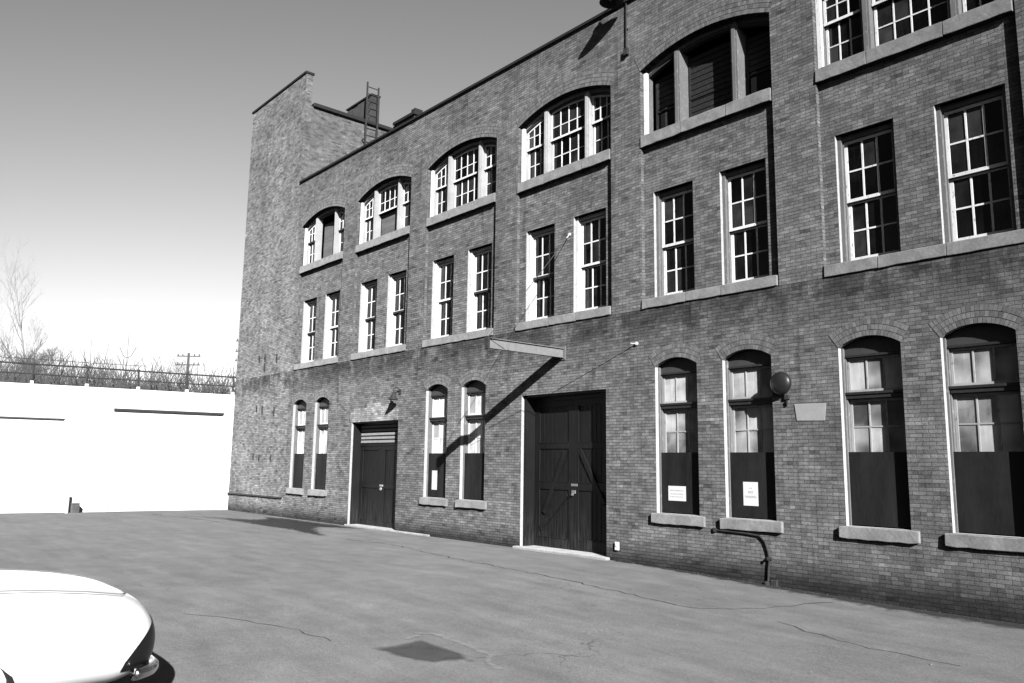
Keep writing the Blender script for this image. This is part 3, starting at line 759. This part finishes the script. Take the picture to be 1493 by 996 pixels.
# higher ground behind the white wall
mb=MB()
EX=[-36.2,-40,-50,-70,-100,-160,-260,-420,-700,-2500]; EZ=[4.55,4.6,4.7,4.9,5.0,5.2,6.5,8.5,9.5,10]
EY=[-2500,-700,-300,-120,-60,-30,-15,0,15,30,60,120,300,700,2500]
idx={}
for i,x in enumerate(EX):
    for j,y in enumerate(EY):
        xx=x
        if i==0: xx=-35.55-.1486*max(-y,-.3) if -31<y<1 else (-36 if y>0 else -40.3)
        idx[i,j]=len(mb.v); mb.v.append((xx,y,EZ[i]+(random.uniform(-.5,.5) if i>5 else random.uniform(-.08,.08) if i>1 else 0)))
for i in range(len(EX)-1):
    for j in range(len(EY)-1):
        mb.f.append((idx[i,j],idx[i,j+1],idx[i+1,j+1],idx[i+1,j])); mb.m.append(0); mb.uv.append((.5,.5))
for j in range(len(EY)-1):
    a=mb.v[idx[0,j]]; b=mb.v[idx[0,j+1]]
    mb.face([a,b,(b[0]+.02,b[1],-.3),(a[0]+.02,a[1],-.3)])
h=mb.build('hillside',M['earth']); tag(h,kind='structure')

# ground marks: soft-edged sheets a few mm above the asphalt (alpha falls off through the UV)
def blob(name,pts,mat,lift,inner=.55):
    c=Vector((sum(p[0] for p in pts)/len(pts),sum(p[1] for p in pts)/len(pts)))
    mb=MB(); n=len(pts); out=[Vector(p) for p in pts]; inn=[c+(p-c)*inner for p in out]
    P=lambda v:(v.x,v.y,gz(v.x,v.y)+lift)
    for i in range(n):
        j=(i+1)%n
        mb.face([P(out[i]),P(out[j]),P(inn[j]),P(inn[i])],0,((0,0),(0,0),(1,0),(1,0)))
        mb.face([P(inn[i]),P(inn[j]),P(c)],0,((1,0),(1,0),(1,0)))
    o=mb.build(name,mat); tag(o,kind='structure'); return o
def ribbon(name,pts,w,mat,lift,jit=.06):
    P=[]
    for (x0,y0),(x1,y1) in zip(pts,pts[1:]):
        n=max(2,int(math.hypot(x1-x0,y1-y0)/.18))
        for i in range(n):
            t=i/n; P.append(Vector((x0+(x1-x0)*t+random.uniform(-jit,jit),y0+(y1-y0)*t+random.uniform(-jit,jit))))
    P.append(Vector(pts[-1])); mb=MB()
    L=[];C_=[];R_=[]
    for i,p in enumerate(P):
        d=(P[min(i+1,len(P)-1)]-P[max(i-1,0)]); d.normalize(); nn=Vector((-d.y,d.x)); ww=w*random.uniform(.5,1.4)
        f=lambda v:(v.x,v.y,gz(v.x,v.y)+lift)
        L.append(f(p+nn*ww)); C_.append(f(p)); R_.append(f(p-nn*ww))
    for i in range(len(P)-1):
        mb.face([L[i],L[i+1],C_[i+1],C_[i]][::-1],0,((1,0),(1,0),(0,0),(0,0)))
        mb.face([C_[i],C_[i+1],R_[i+1],R_[i]][::-1],0,((0,0),(0,0),(1,0),(1,0)))
    o=mb.build(name,mat); tag(o,kind='structure'); return o
blob('puddle_stain',[(-31.0,-.35),(-29.2,-.05),(-27.5,-.02),(-25.5,-.02),(-23.5,-.03),(-22.3,-.05),(-23.6,-.5),(-24.3,-1.0),(-22.9,-1.9),(-20.6,-2.7),(-21.4,-2.75),(-23.6,-2.5),(-26.0,-2.6),(-28.2,-2.5),(-30.3,-2.6),(-32.8,-3.0),(-31.5,-2.2),(-29.4,-1.6),(-29.6,-.8)],M['wet'],.004,.55)
blob('asphalt_patch',[(-8.71, -8.74), (-8.74, -8.34), (-8.8, -7.9), (-8.3, -7.88), (-7.76, -7.88), (-7.5, -7.99), (-7.67, -8.43), (-8.16, -8.7)],M['patch'],.008,.5)
ribbon('patch_edge',[(-8.93, -8.06), (-9.05, -7.73), (-8.71, -7.56), (-8.06, -7.63), (-7.62, -7.77), (-7.11, -8.01)],.07,M['broken'],.012,.09)
ribbon('long_crack',[(-20.6,-2.5),(-18.6,-2.25),(-15.0,-2.75),(-12.5,-2.95),(-9.84,-3.08),(-8.2,-3.15),(-7.7,-2.6),(-7.45,-1.6),(-7.18,-.64)],.030,M['crack'],.005,.06)
ribbon('short_crack',[(-6.9,-2.9),(-6.2,-3.2),(-5.34,-3.49),(-4.08,-3.55)],.022,M['crack'],.005,.06)
ribbon('far_crack',[(-33.5,-3.6),(-31,-3.2),(-28,-2.9)],.05,M['crack'],.007,.05)
ribbon('yard_crack',[(-11.8,-9.8),(-10.9,-9.3),(-10.2,-9.0),(-9.3,-8.9)],.02,M['crack'],.005,.04)
# dirt and rubble strip at the foot of the wall
pts=[]; 
mb=MB(); x=-12.6
while x<1.2:
    x2=x+.25; w=lambda t:.16+.60*min(max((t+12.6)/8,0),1)
    w1=w(x)*random.uniform(.8,1.2); w2_=w(x2)
    mb.face([(x,-w1,gz(x,0)+.010),(x2,-w2_,gz(x2,0)+.010),(x2,-.02,gz(x2,0)+.010),(x,-.02,gz(x,0)+.010)],0,((0,0),(0,0),(1,0),(1,0))); x=x2
o=mb.build('dirt_strip',M['dirt']); tag(o,kind='stuff')
mb=MB(); rnd=random.Random(5)
for i in range(420):
    x=-12.5+13.5*rnd.random()**.7; d=rnd.random(); y=-.015-d*d*(.05+.22*min(max((x+12.5)/7,0),1)); s=rnd.uniform(.006,.026)
    c=Vector((x,y,gz(x,y)+s*.4)); vs=[]
    for k in range(6):
        t=k/6*6.283; vs.append(c+Vector((math.cos(t)*s*rnd.uniform(.6,1.3),math.sin(t)*s*rnd.uniform(.6,1.3),-s*.6)))
    top=c+Vector((0,0,s*.7))
    for k in range(6): mb.face([vs[k],vs[(k+1)%6],top])
o=mb.build('rubble',plain('rubble_bits',.07,.6,30,.95)); tag(o,kind='stuff')

mb=MB(); rnd=random.Random(17)
for i in range(110):
    x=rnd.uniform(-30,-2); y=-abs(rnd.gauss(0,1))*4.5-.1
    if y<-13: continue
    s=rnd.uniform(.006,.022); c=Vector((x,y,gz(x,y)+.004)); vs=[]
    k0=rnd.randint(4,6)
    for k in range(k0):
        t=k/k0*6.283; vs.append(c+Vector((math.cos(t)*s*rnd.uniform(.6,1.4),math.sin(t)*s*rnd.uniform(.6,1.4),0)))
    top=c+Vector((0,0,s*.8))
    for k in range(k0): mb.face([vs[k],vs[(k+1)%k0],top],0)
o=mb.build('pebbles',plain('pale_pebble',.16,.6,9,.9)); tag(o,kind='stuff')

# ---------------------------------------------------------------- trees and poles beyond the wall
def grow(seed,H,spread,trunks=1,density=1.0):
    rnd=random.Random(seed); tr=MB(); cr=MB()
    def branch(p,d,L,r,lev):
        n=4; pts=[p]; q=p.copy(); dd=d.copy(); rr=[r]
        for i in range(n):
            dd=(dd+Vector((rnd.uniform(-1,1),rnd.uniform(-1,1),rnd.uniform(-.4,.9)))*.16).normalized()
            q=q+dd*(L/n); pts.append(q.copy()); rr.append(max(r*(1-.72*(i+1)/n),.006))
        (tr if lev<1 else cr).tube(pts,rr,6 if lev<1 else 3,caps=False)
        if lev>=4: return
        k={0:9,1:6,2:5,3:4}[lev]; k=max(2,int(k*density))
        for j in range(k):
            t=rnd.uniform(.25,1) if lev else rnd.uniform(.22,1)
            i=min(int(t*n),n-1); f=t*n-i; b=pts[i].lerp(pts[i+1],f)
            a=Vector((rnd.uniform(-1,1),rnd.uniform(-1,1),rnd.uniform(-.1,.5))).normalized()
            nd=(dd*.75+a*spread).normalized(); nd.z=abs(nd.z)*.8+.15; nd.normalize()
            branch(b,nd,L*rnd.uniform(.38,.62),max(rr[i]*.55,.008),lev+1)
    for t in range(trunks):
        b=Vector((rnd.uniform(-.4,.4),rnd.uniform(-.4,.4),0)) if trunks>1 else Vector((0,0,0))
        branch(b,Vector((rnd.uniform(-.2,.2),rnd.uniform(-.2,.2),1)).normalized(),H*rnd.uniform(.62,.75),H*.016,0)
    return tr,cr
protos=[]
def make_tree(seed,H,spread,trunks,name,dens=1.0):
    e=empty(name,(0,0,0)); tr,cr=grow(seed,H,spread,trunks,dens); tr.build('trunk',M['bark'],e); cr.build('crown',M['twig'],e); return e
P_=[make_tree(11,6,.8,2,'scrub_tree'),make_tree(12,7,.75,1,'scrub_tree'),make_tree(13,5,.95,3,'scrub_tree',.9),make_tree(14,6.5,.7,2,'scrub_tree')]
CAM=Vector((0,-13.9944,2.1))
F=Vector((-.75110738,.6427976,.15049569)); R=Vector((.65173345,.75832293,.01377878)); U=Vector((.10526737,-.10843242,.98851464))
def at(px,d,z):
    """map position on the ray of image column px at d metres (used as a survey of the far side)"""
    v=F*1180.9+R*(px-746.5)-U*(560-498); v.z=0; v.normalize(); p=CAM+v*d; return (p.x,p.y,z)
used=[False]*4
def place(i,loc,s,rz,label):
    global used
    if not used[i]: o=P_[i]; used[i]=True
    else: o=copy_tree(P_[i])
    o.location=loc; o.scale=(s[0],s[0],s[1]) if isinstance(s,tuple) else (s,s,s); o.rotation_euler=(0,0,rz)
    tag(o,label,'tree','bare scrub trees beyond the railing'); return o
trees=[]
rnd=random.Random(3)
spec=[(-60,58,1.05),(-25,66,1.1),(8,60,1.1),(30,70,1.25),(52,57,1.02),(78,72,1.2),(100,60,.92),(128,66,.98),(150,78,1.15),(176,60,.80),(200,70,.95),(222,62,.80),(246,74,.98),(262,60,.78),(290,70,.88),(312,62,.74),(332,76,.86),(352,66,.8),(375,72,.9)]
ordn=['first','second','third','fourth','fifth','sixth','seventh','eighth','ninth','tenth','eleventh','twelfth','thirteenth','fourteenth','fifteenth','sixteenth','seventeenth','eighteenth','nineteenth']
for n_,(px,d,s) in enumerate(spec):
    place(n_%4,at(px,d,4.75),s*.62,rnd.uniform(0,6.28),'bare grey scrub tree, %s from the left behind the railing'%ordn[n_])
tr,cr=grow(21,17,.55,1,1.1); big=empty('bare_tree',(0,0,0)); tr.build('trunk',M['pale_twig'],big); cr.build('crown',M['pale_twig'],big)
big.location=at(36,82,4.8); big.scale=(.6,.6,.8); tag(big,'tall faint bare tree rising at left edge of the sky','tree')
# tangled undergrowth: uncountable
mb=MB(); rnd=random.Random(9)
for i in range(9000):
    px=rnd.uniform(-140,420); d=rnd.uniform(44,92); p=Vector(at(px,d,4.65)); L=rnd.uniform(.8,3.3)
    a=Vector((rnd.uniform(-.6,.6),rnd.uniform(-.6,.6),1)).normalized(); q_=p+a*L*.5+Vector((rnd.uniform(-.2,.2),rnd.uniform(-.2,.2),0)); e_=q_+ (a+Vector((rnd.uniform(-.6,.6),rnd.uniform(-.6,.6),0))).normalized()*L*.5
    L*=.75; mb.tube([p,q_,e_],[.03,.02,.008],3,caps=False)
    for k in range(2):
        s_=p.lerp(q_,rnd.uniform(.4,1)); mb.tube([s_,s_+Vector((rnd.uniform(-.7,.7),rnd.uniform(-.7,.7),rnd.uniform(.2,.9)))*L*.35],[.014,.006],3,caps=False)
o=mb.build('undergrowth',M['twig']); tag(o,kind='stuff')
def utility_pole(px,d,h,arms,label,half=1.08):
    x,y,z=at(px,d,4.7); e=tag(empty('utility_pole',(x,y,z)),label,'utility pole')
    mb=MB(); mb.tube([(0,0,0),(0,0,h)],[.16,.11],10); mb.build('pole',M['pole'],e)
    v=Vector((R.x,R.y,0)).normalized()
    for a in arms:
        c=MB(); p=v*half; c.tube([(-p.x,-p.y,a),(p.x,p.y,a)],.075,4); c.build('crossarm',M['pole'],e)
        c=MB()
        for t in (-.9,-.5,.5,.9): c.lathe([(0,.26),(.05,.22),(.06,.08),(.02,.05)],(p.x*t,p.y*t,a),'Z',8)
        c.build('insulators',M['pole'],e)
utility_pole(272,80,7.2,(6.9,6.1),'double armed utility pole standing beyond the railing near the tower')
utility_pole(357,80,10.0,(8.65,7.65,6.75),'utility pole mostly hidden by the tower, only its crossarm ends showing')
x,y,z=at(182,80,4.7); e=tag(empty('antenna_mast',(x,y,z)),'very thin mast with forked top standing alone among the scrub','mast')
mb=MB(); mb.tube([(0,0,0),(0,0,8.6)],[.05,.02],6); mb.build('mast',M['pole'],e)
mb=MB(); v=Vector((R.x,R.y,0)).normalized(); mb.tube([tuple(-v*.75+Vector((0,0,7.4))),tuple(-v*.35+Vector((0,0,6.6))),(0,0,6.4),tuple(v*.35+Vector((0,0,6.6))),tuple(v*.75+Vector((0,0,7.4)))],.03,5); mb.build('fork',M['pole'],e)

# ---------------------------------------------------------------- parked white car (nose towards the factory)
car=tag(empty('parked_car',(-8.05,-11.60,0)),'glossy white car parked at the lower left with its rounded nose towards the factory','car')
def ip(t,tab):
    for (a,va),(b,vb) in zip(tab,tab[1:]):
        if t<=b: 
            k=(t-a)/(b-a); k=k*k*(3-2*k) if False else k
            return va+(vb-va)*k
    return tab[-1][1]
hw=[(0,.62),(.03,.72),(.08,.81),(.16,.88),(.3,.93),(.6,.96),(1.2,.975),(3.4,.975),(4.2,.95),(4.6,.88),(4.75,.75)]
ht=[(0,.70),(.03,.81),(.08,.885),(.16,.95),(.3,1.01),(.6,1.08),(1.0,1.13),(1.5,1.16),(3.4,1.12),(4.3,1.0),(4.6,.93),(4.75,.80)]
hb=[(0,.50),(.05,.40),(.15,.33),(.4,.27),(4.3,.27),(4.6,.36),(4.75,.45)]
ss=[0,.015,.03,.055,.08,.12,.16,.22,.3,.42,.6,.8,1.0,1.25,1.5,2,2.5,3,3.4,3.8,4.1,4.35,4.5,4.6,4.7,4.75]
ss=[0,.008,.016,.025,.035,.045,.055,.07,.085,.10,.12,.14,.16,.18,.20,.22,.24,.26,.28,.30,.33,.36]+[v for v in ss if v>.38]
NS=120; mb=MB(); gr=MB()
def smooth_tab(t,tab):   # Catmull-Rom through the table so the nose curves without facets
    for k in range(len(tab)-1):
        if t<=tab[k+1][0]:
            x0,y0=tab[max(k-1,0)]; x1,y1=tab[k]; x2,y2=tab[k+1]; x3,y3=tab[min(k+2,len(tab)-1)]
            h=x2-x1; u=(t-x1)/h
            m1=(y2-y0)/(x2-x0) if x2>x0 else 0; m2=(y3-y1)/(x3-x1) if x3>x1 else 0
            return (2*u**3-3*u*u+1)*y1+(u**3-2*u*u+u)*h*m1+(-2*u**3+3*u*u)*y2+(u**3-u*u)*h*m2
    return tab[-1][1]
RG=[]
for s in ss:
    w,t,b=smooth_tab(s,hw),smooth_tab(s,ht),smooth_tab(s,hb); c=(t+b)/2; hh=(t-b)/2; r=[]
    for k in range(NS):
        a=2*math.pi*k/NS; ca,sa=math.cos(a),math.sin(a)
        x=w*math.copysign(abs(ca)**.42,ca); zz=c+hh*math.copysign(abs(sa)**.5,sa)
        if sa>0: zz-=.05*(abs(x)/w)**3
        else: x*=1-.10*(-sa)**1.2
        r.append((x,-s,zz))
    RG.append(r)
def smax(z):
    return ip(z,[(.0,.36),(.44,.33),(.50,.31),(.58,.25),(.66,.18),(.74,.11),(.80,.05),(.84,0),(2,0)])
def put(m_,faces):
    """shared-vertex mesh so that it shades smoothly"""
    ids={}
    for f in faces:
        g_=[]
        for p in f:
            if p not in ids: ids[p]=len(m_.v); m_.v.append(p)
            g_.append(ids[p])
        m_.f.append(tuple(g_)); m_.m.append(0); m_.uv.append((.5,.5))
bf=[(a[k],a[(k+1)%NS],b[(k+1)%NS],b[k]) for a,b in zip(RG,RG[1:]) for k in range(NS)]
bf.append(tuple(reversed(RG[0]))); bf.append(tuple(RG[-1]))
put(mb,bf)
body=mb.build('body',M['car_paint'],car,smooth=True)
def skin_x(s_,z):
    """half width of the nose skin at height z, s_ metres behind the tip"""
    w,t,b=smooth_tab(s_,hw),smooth_tab(s_,ht),smooth_tab(s_,hb); c=(t+b)/2; hh=(t-b)/2; best=0
    lo_,hi_=-math.pi/2,math.pi/2
    for _ in range(40):
        m_=(lo_+hi_)/2; ca,sa=math.cos(m_),math.sin(m_); x=w*abs(ca)**.42; zz=c+hh*math.copysign(abs(sa)**.5,sa)
        if sa>0: zz-=.05*(x/w)**3
        else: x*=1-.10*(-sa)**1.2
        if zz<z: lo_=m_
        else: hi_=m_
        best=x
    return best
z0_,z1_=.42,.80; rows=[]
for i in range(25):
    z=z0_+(z1_-z0_)*i/24; row=[]
    for k in range(17):
        s0_=max(.004,(z-.70)/.11*.03+.006,(.50-z)*.5+.006); s_=s0_+(max(smax(z),s0_+.004)-s0_)*k/16; row.append((skin_x(s_,z)+.006,-s_+.004,z))
    rows.append(row)
fs=[]
for r0,r1 in zip(rows,rows[1:]):
    for k in range(16):
        fs.append((r0[k],r0[k+1],r1[k+1],r1[k]))
        fs.append(tuple((-p[0],p[1],p[2]) for p in (r0[k],r1[k],r1[k+1],r0[k+1])))
    fs.append((r0[0],r1[0],(-r1[0][0],r1[0][1],r1[0][2]),(-r0[0][0],r0[0][1],r0[0][2])))
put(gr,fs); gr.build('grille',M['grille'],car,smooth=True)
mb=MB(); mb.box(-.50,.50,-.02,.010,.52,.66); mb.build('grille_mesh',M['grille'],car)
# bonnet shut line
mb=MB(); mb.tube([(.80,-1.5,1.128),(.79,-1.0,1.10),(.77,-.6,1.053),(.70,-.32,1.00),(.5,-.22,.975),(0,-.20,.975),(-.5,-.22,.975),(-.70,-.32,1.00),(-.77,-.6,1.053),(-.79,-1.0,1.10),(-.80,-1.5,1.128)],.004,6,caps=True); mb.build('bonnet_seam',M['steel'],car)
# greenhouse
mb=MB(); base=[(-.80,-1.55),(.80,-1.55),(.84,-2.4),(.80,-3.75),(-.80,-3.75),(-.84,-2.4)]; topp=[(-.60,-2.15),(.60,-2.15),(.62,-2.6),(.58,-3.25),(-.58,-3.25),(-.62,-2.6)]
for i in range(6):
    j=(i+1)%6; mb.face([(base[i][0],base[i][1],1.08),(base[j][0],base[j][1],1.08),(topp[j][0],topp[j][1],1.42),(topp[i][0],topp[i][1],1.42)][::-1])
mb.build('windows',M['carglass'],car)
mb=MB(); mb.prism([(0,0)]*0 or [(-.62,1.41),(.62,1.41),(.5,1.46),(-.5,1.46)],-3.3,-2.12)
for i in (0,1,3,4): mb.tube([(base[i][0],base[i][1],1.0),(topp[i][0],topp[i][1],1.43)],.03,6)
mb.build('roof',M['car_paint'],car,bevel=.02)
# bumper and lamps
W=[.955*math.sin(math.pi/2*(i/20*2-1)) for i in range(21)]
def fr(x):
    ax=abs(x)
    for (s1,w1),(s2,w2) in zip(hw,hw[1:]):
        if ax<=w2: return -(s1+(s2-s1)*max(0,(ax-w1))/(w2-w1))
    return -.6
mb=MB()
pts=[(x*.97,fr(x*.95)+.0,.40) for x in W]; mb.tube(pts,.05,10)
mb.build('bumper',M['chrome'],car,smooth=True)
for sx in (-1,1):
    mb=MB(); mb.lathe([(0,.04),(.05,.038),(.09,.03),(.10,.0)],(sx*.30,0.0,.66),'Y',18); mb.build('headlight',plain('headlamp_glass',.6,.02,3,.05),car,smooth=True)
for sx in (-1,1):
    for y in (-1.45,-3.75):
        w=MB(); x=sx*.86; w.lathe([(.18,-.10),(.30,-.10),(.325,-.07),(.33,0),(.325,.07),(.30,.10),(.18,.10)],(x,y,.325),'X',28); wh=w.build('wheel',M['rubber'],car,smooth=True)
        w=MB(); w.lathe([(0,.118*sx),(.06,.115*sx),(.15,.095*sx),(.19,.10*sx),(.20,.08*sx)],(x,y,.325),'X',24); w.build('hubcap',M['chrome'],wh,smooth=True)
        w=MB(); w.lathe([(0,.975*sx),(.385,.975*sx)],(0,y,.33),'X',28); 
        # dark wheel arch lip, set a hair proud of the flank
        w=MB(); w.lathe([(.335,(.90)*sx),(.39,(.90)*sx),(.40,.955*sx),(.37,.972*sx),(.335,.90*sx)],(0,y,.34),'X',28); w.build('wheel_arch',M['rubber'],car)

# ---------------------------------------------------------------- light, sky, camera
SUNDIR=Vector((5.29,-2.53,2.68)).normalized()
el=math.asin(SUNDIR.z); rot=math.atan2(SUNDIR.x,SUNDIR.y)
w=bpy.data.worlds.new('World'); scene.world=w; w.use_nodes=True; nt=w.node_tree; nt.nodes.clear()
sky=nt.nodes.new('ShaderNodeTexSky'); sky.sky_type='NISHITA'; sky.sun_disc=False; sky.sun_elevation=el; sky.sun_rotation=rot; sky.air_density=1.0; sky.dust_density=1.5; sky.ozone_density=1.0
sep=nt.nodes.new('ShaderNodeSeparateColor'); nt.links.new(sky.outputs[0],sep.inputs[0])
# panchromatic film with a light yellow filter: weights of red, green, blue
def mul(a,k):
    x=nt.nodes.new('ShaderNodeMath'); x.operation='MULTIPLY'; nt.links.new(a,x.inputs[0]); x.inputs[1].default_value=k; return x.outputs[0]
def add(a,b):
    x=nt.nodes.new('ShaderNodeMath'); x.operation='ADD'; nt.links.new(a,x.inputs[0]); nt.links.new(b,x.inputs[1]); return x.outputs[0]
v=add(add(mul(sep.outputs[0],.75),mul(sep.outputs[1],.25)),mul(sep.outputs[2],.0))
tcn=nt.nodes.new('ShaderNodeTexCoord'); dp=nt.nodes.new('ShaderNodeVectorMath'); dp.operation='DOT_PRODUCT'; nt.links.new(tcn.outputs['Generated'],dp.inputs[0]); dp.inputs[1].default_value=(-.72,.69,0)
mrn=nt.nodes.new('ShaderNodeMapRange'); mrn.interpolation_type='SMOOTHSTEP'; nt.links.new(dp.outputs['Value'],mrn.inputs[0])
for i_,q_ in enumerate((0,.96,.16,1.12)): mrn.inputs[i_+1].default_value=q_
mm=nt.nodes.new('ShaderNodeMath'); mm.operation='MULTIPLY'; nt.links.new(v,mm.inputs[0]); nt.links.new(mrn.outputs[0],mm.inputs[1]); v=mm.outputs[0]
sz=nt.nodes.new('ShaderNodeSeparateXYZ'); nt.links.new(tcn.outputs['Generated'],sz.inputs[0]); hz=nt.nodes.new('ShaderNodeMapRange'); hz.interpolation_type='SMOOTHSTEP'; nt.links.new(sz.outputs[2],hz.inputs[0])
for i_,q_ in enumerate((.02,.62,1.30,.94)): hz.inputs[i_+1].default_value=q_
mm=nt.nodes.new('ShaderNodeMath'); mm.operation='MULTIPLY'; nt.links.new(v,mm.inputs[0]); nt.links.new(hz.outputs[0],mm.inputs[1]); v=mm.outputs[0]
bg=nt.nodes.new('ShaderNodeBackground'); nt.links.new(v,bg.inputs[0]); bg.inputs[1].default_value=.102
out=nt.nodes.new('ShaderNodeOutputWorld'); nt.links.new(bg.outputs[0],out.inputs[0])
sl=bpy.data.lights.new('sun','SUN'); sl.energy=5; sl.angle=math.radians(.5); sl.color=(1,1,1)
so=bpy.data.objects.new('sun',sl); COL.objects.link(so); so.rotation_euler=(-SUNDIR).to_track_quat('-Z','Y').to_euler(); so.location=(20,-20,30)

cam=bpy.data.cameras.new('camera'); co=bpy.data.objects.new('camera',cam); COL.objects.link(co); scene.camera=co
cam.sensor_width=36; cam.lens=1180.9/1493*36; cam.clip_end=6000; cam.clip_start=.05
m=Matrix((( R.x,U.x,-F.x,CAM.x),(R.y,U.y,-F.y,CAM.y),(R.z,U.z,-F.z,CAM.z),(0,0,0,1))); co.matrix_world=m
scene.view_settings.view_transform='Standard'; scene.view_settings.look='None'; scene.view_settings.gamma=1; scene.view_settings.exposure=.85; scene.view_settings.use_curve_mapping=False
scene.render.engine='CYCLES'; scene.cycles.max_bounces=6; scene.cycles.diffuse_bounces=0; scene.cycles.use_denoising=True
